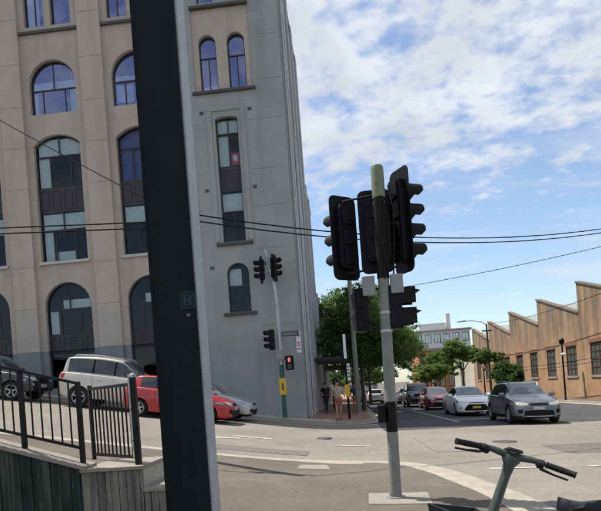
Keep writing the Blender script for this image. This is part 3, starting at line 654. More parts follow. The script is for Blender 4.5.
    s = MB(); fbox(FY, s, -23.2, -22.74, .0, 24, -1, TOPZ); s.build('end_wall', 'facade_grey', bld)
    s = MB(); fbox(FY, s, -23.1, -2.1, .45, 12.4, TOPZ - .02, TOPZ + .2); s.build('roof', 'coping', bld)
    # side along the street: pale pilasters, dark glazing between, stepping down
    FE = Face('E', -1.85)
    def side(y0, y1, ztop, first):
        y = y0 + first; 
        holes = []; pil = []
        while y + 2.9 < y1 + .2:
            pil.append(y); 
            for (a, b) in ((1.0, 3.3), (4.6, 6.9), (8.2, 10.4), (11.4, 13.6), (15, 17.4), (18.9, 21)):
                if b < ztop - .5: holes.append(opening(y + 1.25, y + 2.75, a, b, b))
            y += 3.0
        pil.append(y)
        holed_wall(FE, [(y0, -1.5), (y1, -1.5), (y1, ztop), (y0, ztop)], holes, .12, .3).build('side_wall', 'pale_render', bld)
        for h in holes:
            window(FE, bld, h, .3, bars_z=[(h[0][1] + h[2][1]) / 2], glass='glass', name='window')
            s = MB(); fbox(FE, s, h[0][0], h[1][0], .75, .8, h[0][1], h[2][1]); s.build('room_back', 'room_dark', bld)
        for y in pil:
            if y + .8 < y1 + .5:
                s = MB(); fbox(FE, s, y, y + .95, -.14, .3, -1.5, ztop + .35); s.build('side_pilaster', 'pale_render', bld, bevel=.02)
        s = MB(); fbox(FE, s, y0, y1, -.1, .45, ztop, ztop + .3); s.build('side_parapet', 'coping', bld)
    side(26.005, 38.4, TOPZ, 1.6); side(38.45, 44.5, 14.6, .1); side(44.55, 61, 8.4, .1)
    s = MB(); s.box(-22, -2.3, 38.46, 44.5, -1, 14.5); s.build('rear_wing', 'pale_render', bld); s = MB(); s.box(-22, -2.3, 44.55, 61, -1, 8.3); s.build('rear_wing', 'pale_render', bld)
    s = MB(); s.box(-22, -2.15, 38.2, 38.44, 14.5, TOPZ - .1); s.build('end_wall', 'pale_render', bld)
    s = MB(); s.tube([(-1.74, 26.55, -.1), (-1.74, 26.55, TOPZ)], .06, 10); s.build('downpipe', 'galv', bld, smooth=True)
    s = MB(); s.tube([(-1.7, 29.2, .1), (-1.7, 29.2, 14)], .05, 8); s.build('downpipe', 'galv', bld, smooth=True)
    # awnings over the shop doors
    s = MB(); s.box(-1.7, .2, 33.5, 38.2, 3.1, 3.3); s.build('awning', 'frame_dark', bld)
    s = MB(); s.box(-1.7, .2, 45.5, 52.2, 3.0, 3.2); s.build('awning', 'sill_dark', bld)
    adopt(bld)
build_corner()

def sawtooth():
    X = 15.5; F = Face('X', X)
    wh = empty('brick_warehouse', (X, 45, -.4), label='long orange brick warehouse with a sawtooth parapet and barred windows', cat='building')
    P0, S, HI, LO = 40.25, 8.12, 7.25, 5.22
    tops = []
    ks = list(range(-2, 5))
    y0 = P0 + (ks[0] - 1) * S; y1 = P0 + ks[-1] * S
    poly = [(y0, -1.2), (y1, -1.2)]
    for k in reversed(ks):
        poly += [(P0 + k * S, HI), (P0 + (k - 1) * S + .001, LO)]
    wins = []
    for k in ks:
        for c in (P0 + k * S - 2.45, P0 + k * S - 6.45): wins.append(c)
    holes = [opening(c - .95, c + .95, 1.12, 3.18, 3.18) for c in wins]
    holed_wall(F, poly, holes, 0, .12).build('wall', 'brick_warm', wh)
    for c, h in zip(wins, holes):
        bx = [(c - .32, 1.12, 3.18), (c + .32, 1.12, 3.18)]
        window(F, wh, h, .035, bars_z=[1.65, 2.15, 2.65], bars_x=bx, glass='wired_glass', fr='frame_rust', w_=.075)
        s = MB(); fbox(F, s, c - 1.05, c + 1.05, -.06, .12, 1.0, 1.115); s.build('sill', 'coping', wh)
        s = MB(); fbox(F, s, c - 1.05, c + 1.05, -.025, .1, 3.185, 3.42); s.build('lintel', 'brick_lintel', wh)
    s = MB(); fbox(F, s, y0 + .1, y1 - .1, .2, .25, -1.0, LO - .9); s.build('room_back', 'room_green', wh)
    for k in ks:     # coping on each slope, wall end, roof and the bright roof sheet behind
        ya, yb = P0 + (k - 1) * S, P0 + k * S
        s = MB(); s.hexa([F(ya, LO + .003, -.06), F(yb + .05, HI + .003, -.06), F(yb + .05, HI + .003, .36), F(ya, LO + .003, .36), F(ya, LO + .12, -.06), F(yb + .05, HI + .12, -.06), F(yb + .05, HI + .12, .36), F(ya, LO + .12, .36)])
        s.build('coping', 'coping_dark', wh)
        s = MB(); s.hexa([F(ya + .02, LO - .8, .3), F(yb - .02, LO - .8, .3), F(yb - .02, LO - .8, 26), F(ya + .02, LO - .8, 26), F(ya + .02, LO - .35, .6), F(yb - .02, HI - .45, .6), F(yb - .02, HI - .45, 26), F(ya + .02, LO - .35, 26)])
        s.build('roof', 'box_grey', wh)
        s = MB(); fbox(F, s, yb - .02, yb + .03, .02, .35, LO - .1, HI); s.build('wall_end', 'brick_warm', wh)
    s = MB(); fbox(F, s, y0, y1, 25, 26, -1.2, LO - .1); s.build('rear_wall', 'brick_warm', wh)
    s = MB(); fbox(F, s, y0 - .3, y0 - .01, 0, 26, -1.2, LO); s.build('gable_wall', 'brick_warm', wh); s = MB(); fbox(F, s, y1 + .04, y1 + .3, 0, 26, -1.2, LO); s.build('gable_wall', 'brick_warm', wh)
    adopt(wh)
mat('wired_glass', (.085, .098, .085), .38, var=.3, vscale=2.5, spec=.4); mat('frame_rust', (.095, .042, .03), .7, var=.2); mat('coping_dark', (.14, .105, .08), .9, var=.25, vscale=2)
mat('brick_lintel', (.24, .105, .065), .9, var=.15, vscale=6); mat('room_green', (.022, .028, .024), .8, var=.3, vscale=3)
sawtooth()

def block(name, label, x0, x1, y0, y1, z0, z1, m, cols, rows, glassm='glass', top=None, side_cols=3, sz=(.62, .58), band_m=None):
    b = empty(name, ((x0 + x1) / 2, y0, z0), label=label, cat='building', group=None)
    s = MB(); s.box(x0, x1, y0 + .3, y1, z0, z1); s.build('mass', m, b)
    def face(F, u0, u1, cols):
        holes = []; du = (u1 - u0) / cols; dz = (z1 - z0) / rows
        for r_ in range(rows):
            for c in range(cols):
                uc = u0 + du * (c + .5); zc = z0 + dz * (r_ + .55); holes.append(opening(uc - du * sz[0] / 2, uc + du * sz[0] / 2, zc - dz * sz[1] / 2, zc + dz * sz[1] / 2, zc + dz * sz[1] / 2))
        holed_wall(F, [(u0, z0 - 1), (u1, z0 - 1), (u1, z1), (u0, z1)], holes, 0, .2).build('wall', m, b)
        for h in holes: window(F, b, h, .12, bars_x=[((h[0][0] + h[1][0]) / 2, -50, 50)], glass=glassm, w_=.1)
    face(Face('Y', y0), x0, x1, cols)
    face(Face('X', x0 - .02), y0 + .01, y1, side_cols)
    s = MB(); s.box(x0 - .3, x1 + .3, y0 - .25, y1 + .3, z1, z1 + .35); s.build('parapet', band_m or 'coping', b)
    for t in top or (): s = MB(); s.box(*t); s.build('roof_box', m, b)
    adopt(b); return b
mat('far_white', (.62, .63, .64), .8, var=.05); mat('far_orange', (.42, .20, .08), .9, var=.12, vscale=2); mat('far_pale', (.55, .50, .42), .9, var=.08); mat('far_brown', (.24, .17, .12), .9, var=.1)
block('apartment_block', 'far white flat-roofed apartment block rising behind the street trees', 13.2, 23.5, 112, 126, -.5, 10.4, 'far_white', 6, 4, top=[(14.5, 19.5, 114, 120, 10.7, 12.2), (19.8, 20.6, 115, 116, 10.7, 14.0)], sz=(.7, .62))
block('brick_building', 'low orange brick building between the trees and the white apartment block', 11.8, 19, 96, 108, -.6, 6.2, 'far_orange', 5, 2)
block('shop_row', 'pale low shop building closing the far end of the side street', -6, 9, 172, 182, -1, 5.5, 'far_pale', 8, 2)
block('office_block', 'brown far building behind the trees on the left footpath', -20, -2.5, 66, 90, -1, 10, 'far_brown', 8, 3)
block('terrace_building', 'pale cream building just beyond the end of the warehouse', 16.2, 26, 76, 90, -.8, 4.8, 'far_pale', 5, 1)

# ---------------------------------------------------------------- foreground: square column with dark face, wires
def column():
    o = empty('square_column', (-.96, 3.5, g(-1, 3.6)), label='big square column with black front panel and pale grey side, standing by the steps', cat='column')
    x0, x1, y0, y1 = -1.085, -.83, 3.41, 3.60
    z0 = g(-1, 3.6) - .1
    # camera frame is turned 4.5 degrees; the column stands square to the street
    M = MB(); M.box(x0, x1, y0, y1, z0, 6.2); M.build('shaft', 'column_grey', o, bevel=.008)
    M = MB(); M.box(x0 - .006, x1 - .012, y0 - .022, y0 - .002, z0, 6.2); M.build('face_panel', 'panel_dark', o, bevel=.003)
    M = MB(); M.box(x0 - .02, x0 - .002, y0 - .022, y1, z0, 6.2); M.build('side_panel', 'panel_dark', o)
    zc = 2.165; cx = -.887
    M = MB(); M.box(cx - .045, cx + .045, y0 - .028, y0 - .0225, zc - .055, zc + .055); p = M.build('plaque', 'plaque', o, bevel=.004)
    M = MB(); M.box(cx - .022, cx - .010, y0 - .031, y0 - .0283, zc - .032, zc + .032); M.box(cx + .010, cx + .022, y0 - .031, y0 - .0283, zc - .032, zc + .032); M.box(cx - .0098, cx + .0098, y0 - .031, y0 - .0283, zc - .006, zc + .006); M.build('letter', 'plaque_letter', p)
    for a, b, c, d in ((cx - .037, cx + .037, zc + .044, zc + .048), (cx - .037, cx + .037, zc - .048, zc - .044), (cx - .041, cx - .0372, zc - .048, zc + .048), (cx + .0372, cx + .041, zc - .048, zc + .048)):
        M = MB(); M.box(a, b, y0 - .0305, y0 - .0283, c, d); M.build('plaque_rim', 'plaque_letter', p)
    M = MB(); M.lathe([(0, -.036), (.011, -.036), (.014, -.03), (.014, -.022)], 14, 'Y', (cx, y0, zc - .088)); M.build('bolt', 'rim_dark', o, smooth=True)
    adopt(o)
column()
def cable(pts_ends, sag, r_, label, group=None, n=24, name='overhead_cable'):
    a, b = Vector(pts_ends[0]), Vector(pts_ends[1])
    pts = [a.lerp(b, t) - Vector((0, 0, sag * 4 * t * (1 - t))) for t in np.linspace(0, 1, n)]
    return tag(MB().tube(pts, r_, 6).build(name, 'wire', smooth=True), label, 'cable', group)
# power pole behind the column, cables running both ways from its cross arm
def span(start, end, L, c2, c1, r_, label):
    d = Vector((end[0] - start[0], end[1] - start[1], 0)).normalized()
    pts = [Vector(start) + d * t + Vector((0, 0, c2 * t * t + c1 * t)) for t in np.linspace(0, L, 30)]
    return tag(MB().tube(pts, r_, 6).build('overhead_cable', 'wire', smooth=True), label, 'cable')
span((-2.60, 11.13, 5.07), (7.18, 16.61), 19, .01086, -.0983, .013, 'upper black cable sagging across the intersection behind the signal heads')
span((-2.60, 11.14, 4.95), (7.18, 16.61), 19, .01086, -.0970, .013, 'lower black cable sagging across the intersection behind the signal heads')
span((-3.48, 11.06, 5.0), (-6.37, 10.83), 16, .001, .03, .013, 'upper black cable crossing in front of the arched windows at the left')
span((-3.48, 11.07, 4.89), (-6.37, 10.83), 16, .001, .03, .013, 'lower black cable crossing in front of the arched windows at the left')
def power_pole():
    x, y = -3.02, 11.2; bz = g(x, y) + .03
    o = empty('power_pole', (x, y, bz), label='short timber power pole holding the cables, hidden behind the big square column', cat='pole')
    M = MB(); M.tube([(0, 0, -.4), (0, 0, 2.5), (-.03, 0, 5.0)], [.13, .12, .11], 14); M.build('pole', 'bark', o, smooth=True)
    M = MB(); M.box(-.48, .42, -.16, -.08, 4.44 - bz + .02, 4.54 - bz + .02); M.build('cross_arm', 'bark', o)
    for dx in (-.46, .42):
        M = MB(); M.lathe([(.02, 0), (.03, .0), (.035, .5), (.02, .56), (0, .57)], 12, 'Z', (dx, -.1, 4.48 - bz)); M.build('insulator', 'wire', o, smooth=True)
power_pole()
cable([(-12.0, 14.1, 11.6), (-3.05, 11.2, 5.15)], .12, .011, 'thin cable slanting down past the arched windows to the hidden power pole')
cable([(1.5, 42, 8.0), (24, 40, 10.6)], .35, .02, 'single thin cable high in the sky above the warehouse')
cable([(14.2, 60, 6.7), (14.9, 26, 6.0)], .55, .018, 'cable running from the street lamp along the warehouse parapet')
cable([(14.3, 54, 2.1), (14.8, 27, 2.55)], .25, .018, 'upper of two low cables crossing the warehouse windows')
cable([(14.3, 54, 1.85), (14.8, 27, 2.3)], .25, .018, 'lower of two low cables crossing the warehouse windows')

# ---------------------------------------------------------------- steps, timber walls and fence at the left
def ftop(x): return 1.90 + (-3.4 - x) * .285      # fence top height along the wall
def wtop(x): return .87 + (-3.4 - x) * .31
def timber_wall():
    o = empty('timber_retaining_wall', (-5, 7.1, -.4), label='dark green timber plank wall with sloping top under the black fence', cat='wall')
    x = -3.38
    rr = random.Random(3)
    while x > -8.4:
        w_ = rr.uniform(.115, .145); d = rr.uniform(0, .018)
        za, zb = wtop(x) - .055, wtop(x - w_) - .055
        M = MB(); M.hexa([(x - w_ + .006, 7.10 - d, -.5), (x - .006, 7.10 - d, -.5), (x - .006, 7.14, -.5), (x - w_ + .006, 7.14, -.5), (x - w_ + .006, 7.10 - d, zb), (x - .006, 7.10 - d, za), (x - .006, 7.14, za), (x - w_ + .006, 7.14, zb)])
        M.build('plank', 'timber_dark', o); x -= w_
    M = MB(); M.hexa([(-8.5, 7.06, wtop(-8.5) - .052), (-3.3, 7.06, wtop(-3.3) - .052), (-3.3, 7.42, wtop(-3.3) - .052), (-8.5, 7.42, wtop(-8.5) - .052), (-8.5, 7.06, wtop(-8.5)), (-3.3, 7.06, wtop(-3.3)), (-3.3, 7.42, wtop(-3.3)), (-8.5, 7.42, wtop(-8.5))])
    M.build('coping', 'slab', o)
    M = MB(); M.hexa([(-8.5, 7.145, -.5), (-3.36, 7.145, -.5), (-3.36, 7.4, -.5), (-8.5, 7.4, -.5), (-8.5, 7.145, wtop(-8.5) - .056), (-3.36, 7.145, wtop(-3.36) - .056), (-3.36, 7.4, wtop(-3.36) - .056), (-8.5, 7.4, wtop(-8.5) - .056)])
    M.build('backing', 'concrete', o)
    adopt(o)
timber_wall()
def steps():
    o = empty('timber_steps', (-2.6, 7.6, .2), label='pale timber plank steps with stone treads beside the open gate', cat='steps')
    rr = random.Random(5)
    for (x0, x1, zt) in ((-3.36, -2.60, .80), (-2.59, -2.32, .52), (-2.31, -2.05, .36)):
        M = MB(); M.box(x0 - (.03 if x0 < -3 else 0), x1 + .02, 7.09, 8.1, zt - .045, zt); M.build('tread', 'slab', o, bevel=.008)
        x = x0
        while x < x1 - .03:
            w_ = min(rr.uniform(.075, .10), x1 - x); d = rr.uniform(0, .014)
            M = MB(); M.box(x + .004, x + w_ - .004, 7.13 - d, 7.17, -.5, zt - .048); M.build('plank', 'timber_light', o); x += w_
        M = MB(); M.box(x0, x1, 7.171, 8.08, -.5, zt - .046); M.build('core', 'concrete', o)
    adopt(o)
steps()
def fence():
    o = empty('steel_fence', (-5, 7.25, 1.2), label='black steel picket fence on top of the sloping timber wall', cat='fence')
    xs = [-3.4 - .755 * k for k in range(7)]
    Y = 7.25
    for x in xs:
        M = MB(); M.box(x - .028, x + .028, Y - .028, Y + .028, wtop(x) - .02, ftop(x)); M.build('post', 'fence_black', o, bevel=.004)
    for x0, x1 in zip(xs[1:], xs[:-1]):
        for dz, h in ((-.04, .035), (-.865, .035)):
            a, b = x0 + .029, x1 - .029
            M = MB(); M.hexa([(a, Y - .02, ftop(a) + dz), (b, Y - .02, ftop(b) + dz), (b, Y + .02, ftop(b) + dz), (a, Y + .02, ftop(a) + dz), (a, Y - .02, ftop(a) + dz + h), (b, Y - .02, ftop(b) + dz + h), (b, Y + .02, ftop(b) + dz + h), (a, Y + .02, ftop(a) + dz + h)])
            M.build('rail', 'fence_black', o)
        for k in range(1, 6):
            x = x0 + (x1 - x0) * k / 6
            M = MB(); M.box(x - .008, x + .008, Y - .008, Y + .008, ftop(x) - .832, ftop(x) - .039); M.build('picket', 'fence_black', o)
    adopt(o)
    # open gate leaf swung back from the hinge post
    q = empty('steel_gate', (-2.68, 7.3, .8), label='black steel gate with closely spaced bars, swung open behind its hinge post', cat='gate')
    A = Vector((-2.70, 7.34)); B = Vector((-3.72, 8.28)); d = (B - A); L = d.length; d.normalize(); n = Vector((-d.y, d.x))
    M = MB(); M.box(-2.715, -2.645, 7.22, 7.29, .79, 1.93); M.build('hinge_post', 'fence_black', q, bevel=.005)
    M = MB(); M.lathe([(.0, 1.955), (.03, 1.95), (.045, 1.93), (.045, 1.9)], 14, 'Z', (-2.68, 7.255, 0)); M.build('post_cap', 'galv', q, smooth=True)
    def bar(t0, t1, z0, z1, w_, name):
        a, b = A + d * t0, A + d * t1; k = n * w_ / 2
        M = MB(); M.hexa([(*(a - k), z0), (*(b - k), z0), (*(b + k), z0), (*(a + k), z0), (*(a - k), z1), (*(b - k), z1), (*(b + k), z1), (*(a + k), z1)]); M.build(name, 'fence_black', q)
    bar(.03, L, 1.80, 1.84, .035, 'rail'); bar(.03, L, .86, .90, .035, 'rail')
    bar(.0, .045, .84, 1.90, .045, 'stile'); bar(L - .045, L + .002, .80, 1.87, .045, 'stile')
    for k in range(1, 11): t = .04 + (L - .09) * k / 11; bar(t - .009, t + .009, .901, 1.799, .018, 'picket')
    M = MB(); M.tube([(-2.76, 7.36, .86), (-2.76, 7.36, 1.95)], .025, 10); M.build('latch_tube', 'galv', q, smooth=True)
    M = MB(); M.tube([(-2.745, 7.3, 1.5), (-2.69, 7.26, 1.5)], .015, 8); M.tube([(-2.745, 7.3, 1.1), (-2.69, 7.26, 1.1)], .015, 8); M.build('hinge', 'fence_black', q)
    adopt(q)
fence()

# ---------------------------------------------------------------- traffic signals
def rrect(w_, h, r_, n=4):
    pts = []
    for cx, cz, a0 in ((w_ / 2 - r_, h / 2 - r_, 0), (-w_ / 2 + r_, h / 2 - r_, 90), (-w_ / 2 + r_, -h / 2 + r_, 180), (w_ / 2 - r_, -h / 2 + r_, 270)):
        pts += [(cx + r_ * math.cos(R(a0 + 90 * i / n)), cz + r_ * math.sin(R(a0 + 90 * i / n))) for i in range(n + 1)]
    return pts
def signal_head(parent, loc, theta, n=3, board=True, lit=None, sq=False, label=None, pitch=.28, W=.27):
    """vehicle lantern: theta = compass direction it faces (0 = away from camera along the street, 90 = right)"""
    H = n * pitch
    M = MB(); M.prism(rrect(W, H + .04, .05), -.10, .07); 
    for i in range(n):   # moulded ribs on the back of each module
        z = (i - (n - 1) / 2) * pitch
        M.box(-W / 2 + .03, W / 2 - .03, -.125, -.0995, z - pitch / 2 + .03, z + pitch / 2 - .03)
    h = M.build('signal_head', 'signal_black', parent, bevel=.006)
    h.location = loc; h.rotation_euler = (0, 0, R(-theta))
    if label: h['label'] = label
    if board:
        M = MB(); M.prism(rrect(.46, H + .34, .09), .0, .008); b = M.build('target_board', 'signal_black', h)
    for i in range(n):
        z = ((n - 1) / 2 - i) * pitch
        on = (lit == i)
        M = MB(); M.lathe([(0, .092), (.18 * W, .089), (.33 * W, .079), (.37 * W, .071)], 20, 'Y', (0, 0, z)); M.build('lens', 'lens_red' if on else 'lens_off', h, smooth=True)
        M = MB()
        if sq:   # deep square cowl open below
            a, L = W * .46, .26
            M.box(-a, -a + .006, .072, .072 + L * .75, z - .10, z + .12); M.box(a - .006, a, .072, .072 + L * .75, z - .10, z + .12)
            M.hexa([(-a, .072, z + .12), (a, .072, z + .12), (a, .072 + L, z + .06), (-a, .072 + L, z + .06), (-a, .072, z + .127), (a, .072, z + .127), (a, .072 + L, z + .067), (-a, .072 + L, z + .067)])
        else:    # round cowl, cut back at the bottom
            k = 22; rows = []
            for rr_ in (.112, .118):
                for yy in (0, 1):
                    row = []
                    for j in range(k + 1):
                        a = R(-215 + 250 * j / k + 180) ; a = R(-35 + 250 * j / k)
                        Lc = .25 if yy else 0
                        if yy: Lc = .25 - .07 * max(0, -math.sin(a)) / .57 
                        row.append((rr_ * math.cos(a), .071 + Lc, z + rr_ * math.sin(a)))
                    rows.append(row)
            M.quad_grid([rows[0], rows[1]]); M.quad_grid([rows[2], rows[3]]); M.quad_grid([rows[1], rows[3]])
        M.build('visor', 'visor_black', h, smooth=not sq)
    return h
def near_signal():
    bx, by = .555, 8.12; bz = g(bx, by) + .028
    o = empty('traffic_signal', (bx, by, bz), label='grey pole on a concrete pad carrying black signal heads seen from behind', cat='traffic light')
    lean = .016
    def P(x, y, z): return (x - bx + 0, y - by, z - bz)
    M = MB(); M.tube([P(bx, by, bz - .25), P(bx + lean * 2.2, by, 2.2), P(bx + lean * 4.15, by, 4.16)], .076, 24); M.build('pole', 'pole_green_grey', o, smooth=True)
    M = MB(); M.lathe([(.086, 4.12 - bz), (.088, 4.5 - bz), (.08, 4.55 - bz), (.04, 4.575 - bz), (0, 4.58 - bz)], 24, 'Z', (lean * 4.2, 0, 0)); M.build('pole_cap', 'cap_green', o, smooth=True)
    M = MB(); M.lathe([(.13, 0), (.13, .012), (.085, .018), (.085, .05)], 24, 'Z', (0, 0, .012)); M.build('base_flange', 'pole_green_grey', o, smooth=True)
    M = MB(); M.tube([P(bx + .015, by, .93), P(bx + .02, by, 1.34)], .0785, 24, cap=False); M.build('sleeve', 'signal_black', o, smooth=True)
    M = MB(); M.box(-.165, -.06, -.09, .06, 1.06 - bz, 1.30 - bz); b = M.build('push_button', 'signal_black', o, bevel=.012)
    M = MB(); M.lathe([(0, -.03), (.022, -.028), (.028, -.015), (.028, 0)], 16, 'X', (-.166, -.015, 1.15 - bz)); M.build('button', 'box_grey', b, smooth=True)
    M = MB(); M.box(-.163, -.09, -.096, -.0905, 1.08 - bz, 1.28 - bz); M.build('button_plate', 'visor_black', b)
    # heads
    signal_head(o, P(.565, 8.40, 3.74), 3, 3, label='three-light signal head facing away down the street')
    signal_head(o, P(.93, 8.36, 3.84), 62, 4, label='four-light signal head facing right')
    signal_head(o, P(.12, 8.30, 3.66), -38, 3, label='three-light signal head facing left')
    signal_head(o, P(.27, 8.24, 2.62), -8, 2, board=False, sq=True, W=.19, label='pedestrian signal facing left')
    signal_head(o, P(.74, 8.2, 2.62), 84, 2, board=False, sq=True, label='pedestrian signal with deep cowls facing right')
    # terminal boxes, brackets, loose cables
    for x in (.395, .775):
        M = MB(); M.box(x - .085 - bx, x + .085 - bx, -.07, .05, 2.80 - bz, 3.06 - bz); M.build('terminal_box', 'box_grey', o, bevel=.012)
    for a, b, r_ in [((.60, 8.15, z), q, .016) for z in (3.18, 4.18) for q in ((.55, 8.30, z), (.12, 8.2, z - .04), (.9, 8.26, z))] + [((.58, 8.12, z), (q, 8.19, z), .015) for z in (2.89, 2.36) for q in (.26, .72)]:
        M = MB(); M.tube([P(*a), P(*b)], r_, 8); M.build('bracket', 'signal_black', o, smooth=True)
    M = MB(); M.tube([P(bx + lean * 2.95, by - .004, 3.02), P(bx + lean * 4.1, by - .004, 4.12)], .083, 20, cap=False); M.build('black_wrap', 'visor_black', o, smooth=True)
    for pts in ([(.66, 8.0, 4.1), (.72, 8.03, 3.8), (.70, 8.03, 3.4), (.66, 8.03, 3.05)], [(.63, 8.0, 4.12), (.60, 8.01, 3.7), (.64, 8.01, 3.3), (.62, 8.02, 3.0)], [(.78, 8.2, 4.3), (.80, 8.14, 3.9), (.78, 8.1, 3.5), (.74, 8.06, 3.06)], [(.25, 8.2, 3.0), (.32, 8.1, 2.8), (.28, 8.08, 2.5), (.5, 8.05, 2.4)]):
        M = MB(); M.tube([P(*p) for p in pts], .011, 8); M.build('cable', 'visor_black', o, smooth=True)
    for z in (4.05, 3.3, 2.55, 2.3): M = MB(); M.lathe([(.082, -.02), (.084, -.015), (.084, .015), (.082, .02)], 24, 'Z', (lean * z, 0, z - bz)); M.build('clamp_band', 'galv', o, smooth=True)
near_signal()
def far_signal():
    bx, by = -2.74, 25.3; bz = g(bx, by) + .1
    o = empty('traffic_signal', (bx, by, bz), label='curved green and grey signal pole with yellow sign in front of the grey wall', cat='traffic light')
    M = MB(); M.tube([(0, 0, -.2), (0, 0, 2.3)], .10, 16); M.build('lower_pole', 'green_paint', o, smooth=True)
    M = MB(); M.tube([(0, 0, 2.29), (0, 0, 4.6), (-.02, 0, 5.4), (-.08, 0, 5.9), (-.19, 0, 6.4), (-.28, 0, 6.62), (-.33, 0, 7.35)], [.085, .08, .075, .072, .07, .068, .05], 14); M.build('mast', 'galv', o, smooth=True)
    signal_head(o, (-.56, -.03, 6.45), -112, 3, label='signal head at the mast top facing left'); signal_head(o, (.0, -.03, 6.49), 112, 3, label='signal head at the mast top facing right')
    signal_head(o, (-.34, -.1, 3.40), -115, 3, board=False, label='lower three-light signal head facing left')
    M = MB(); M.prism(rrect(.34, .62, .05), -.06, .08); h = M.build('pedestrian_signal', 'signal_black', o, bevel=.006); h.location = (.38, -.12, 2.35); h.rotation_euler = (0, 0, R(180 - 8)); h['label'] = 'pedestrian signal showing a lit red standing figure'
    for z, on in ((.14, True), (-.14, False)):
        M = MB()
        if on:   # red standing figure on a dark face
            M.box(-.11, .11, .081, .086, z - .11, z + .11); M.build('lens', 'lens_off', h)
            M = MB(); M.prism([(.022 * math.cos(a), z + .072 + .022 * math.sin(a)) for a in np.linspace(0, 6.0, 12)], .088, .092)
            M.prism([(-.04, z + .045), (.04, z + .045), (.046, z - .02), (.03, z - .022), (.03, z - .1), (-.03, z - .1), (-.03, z - .022), (-.046, z - .02)], .088, .092); M.build('red_figure', 'lens_red', h)
        else: M.box(-.11, .11, .081, .086, z - .11, z + .11); M.build('lens', 'lens_off', h)
        M = MB(); M.box(-.13, .13, .082, .24, z + .115, z + .122); M.box(-.13, -.124, .082, .22, z - .08, z + .114); M.box(.124, .13, .082, .22, z - .08, z + .114); M.build('visor', 'visor_black', h)
    M = MB(); M.box(-.17, .17, -.16, .16, 2.5, 2.95); M.build('terminal_box', 'box_grey', o, bevel=.02)
    M = MB(); M.box(-.14, .16, -.135, -.11, 1.0, 1.72); s = M.build('yellow_sign', 'yellow', o, bevel=.01)
    M = MB(); M.box(-.03, .05, -.141, -.136, 1.2, 1.5); M.build('sign_mark', 'sill_dark', s)
    M = MB(); M.box(.10, .86, -.02, .0, 3.5, 3.72); s = M.build('street_sign', 'sign_blue', o)
    x = .17
    for w_ in (.05, .07, .04, .06, .07, .03, .06, .05, .06): M = MB(); M.box(x, x + w_ * .8, -.025, -.021, 3.57, 3.65); M.build('sign_mark', 'box_grey', s); x += w_ + .012
mat('sign_blue', (.05, .07, .075), .5)
far_signal()
def crossing_post():
    bx, by = .02, 26.7; bz = g(bx, by) + .1
    o = empty('crossing_post', (bx, by, bz), label='slim black post with white plates and a yellow button box on the brick footpath', cat='post')
    M = MB(); M.tube([(0, 0, -.15), (0, 0, 3.85)], .055, 14); M.build('pole', 'signal_black', o, smooth=True)
    M = MB(); M.box(-.22, .1, -.07, .1, 2.5, 3.45); M.build('signal_back', 'signal_black', o, bevel=.02)
    M = MB(); M.box(-.05, .07, -.10, -.08, 2.75, 3.85); M.build('white_plate', 'white_plain', o)
    M = MB(); M.box(.04, .17, -.085, -.065, 1.75, 2.52); s = M.build('white_plate', 'white_plain', o)
    for z in (1.9, 2.05, 2.2, 2.35): M = MB(); M.box(.06, .15, -.09, -.0855, z, z + .07); M.build('sign_mark', 'sill_dark', s)
    M = MB(); M.box(-.1, .1, -.12, -.056, 1.0, 1.58); M.build('button_box', 'yellow', o, bevel=.012)
crossing_post()
def simple_pole(name, label, x, y, h, r0, r1, m, arm=None, cat='pole'):
    bz = g(x, y) + .1
    o = empty(name, (x, y, bz), label=label, cat=cat)
    M = MB(); M.tube([(0, 0, -.2), (0, 0, h * .5), (0, 0, h)], [r0, (r0 + r1) / 2, r1], 16); M.build('pole', m, o, smooth=True)
    M = MB(); M.lathe([(r0 * 1.5, -.1), (r0 * 1.5, .05), (r0 * 1.1, .12)], 16); M.build('base', m, o)
    return o
simple_pole('steel_pole', 'thick grey green steel pole on the brick footpath under the trees', .55, 31.6, 7.6, .14, .11, 'pole_green_grey')
def street_lamp():
    o = simple_pole('street_lamp', 'street lamp with a curved arm reaching over the road beside the warehouse', 14.25, 60, 7.3, .13, .08, 'bark', cat='street lamp')
    M = MB(); M.tube([(0, 0, 7.2), (-.5, 0, 7.55), (-1.3, 0, 7.72), (-2.1, 0, 7.75)], .04, 10); M.build('arm', 'galv', o, smooth=True)
    M = MB(); M.hexa([(-2.85, -.14, 7.68), (-2.0, -.1, 7.68), (-2.0, .1, 7.68), (-2.85, .14, 7.68), (-2.8, -.1, 7.78), (-2.0, -.07, 7.82), (-2.0, .07, 7.82), (-2.8, .1, 7.78)]); M.build('lamp_head', 'box_grey', o, bevel=.02)
    M = MB(); M.box(-.5, .5, -.03, .03, 6.55, 6.68); M.build('cross_arm', 'bark', o)
    q = simple_pole('path_light', 'short dark lamp post on the footpath in front of the brick windows', 14.45, 40.6, 3.75, .06, .05, 'signal_black', cat='street lamp')
    M = MB(); M.lathe([(.05, 3.7), (.16, 3.78), (.18, 4.0), (.08, 4.12), (0, 4.14)], 14); M.build('lamp_head', 'signal_black', q, smooth=True)
    M = MB(); M.lathe([(.02, 0), (.17, .03), (.19, .12), (.02, .2)], 14, 'Z', (.02, -.1, 2.95)); M.build('globe', 'white_plain', q, smooth=True)
    M = MB(); M.tube([(0, 0, 2.9), (.02, -.1, 2.96)], .03, 8); M.build('bracket', 'signal_black', q)
street_lamp()
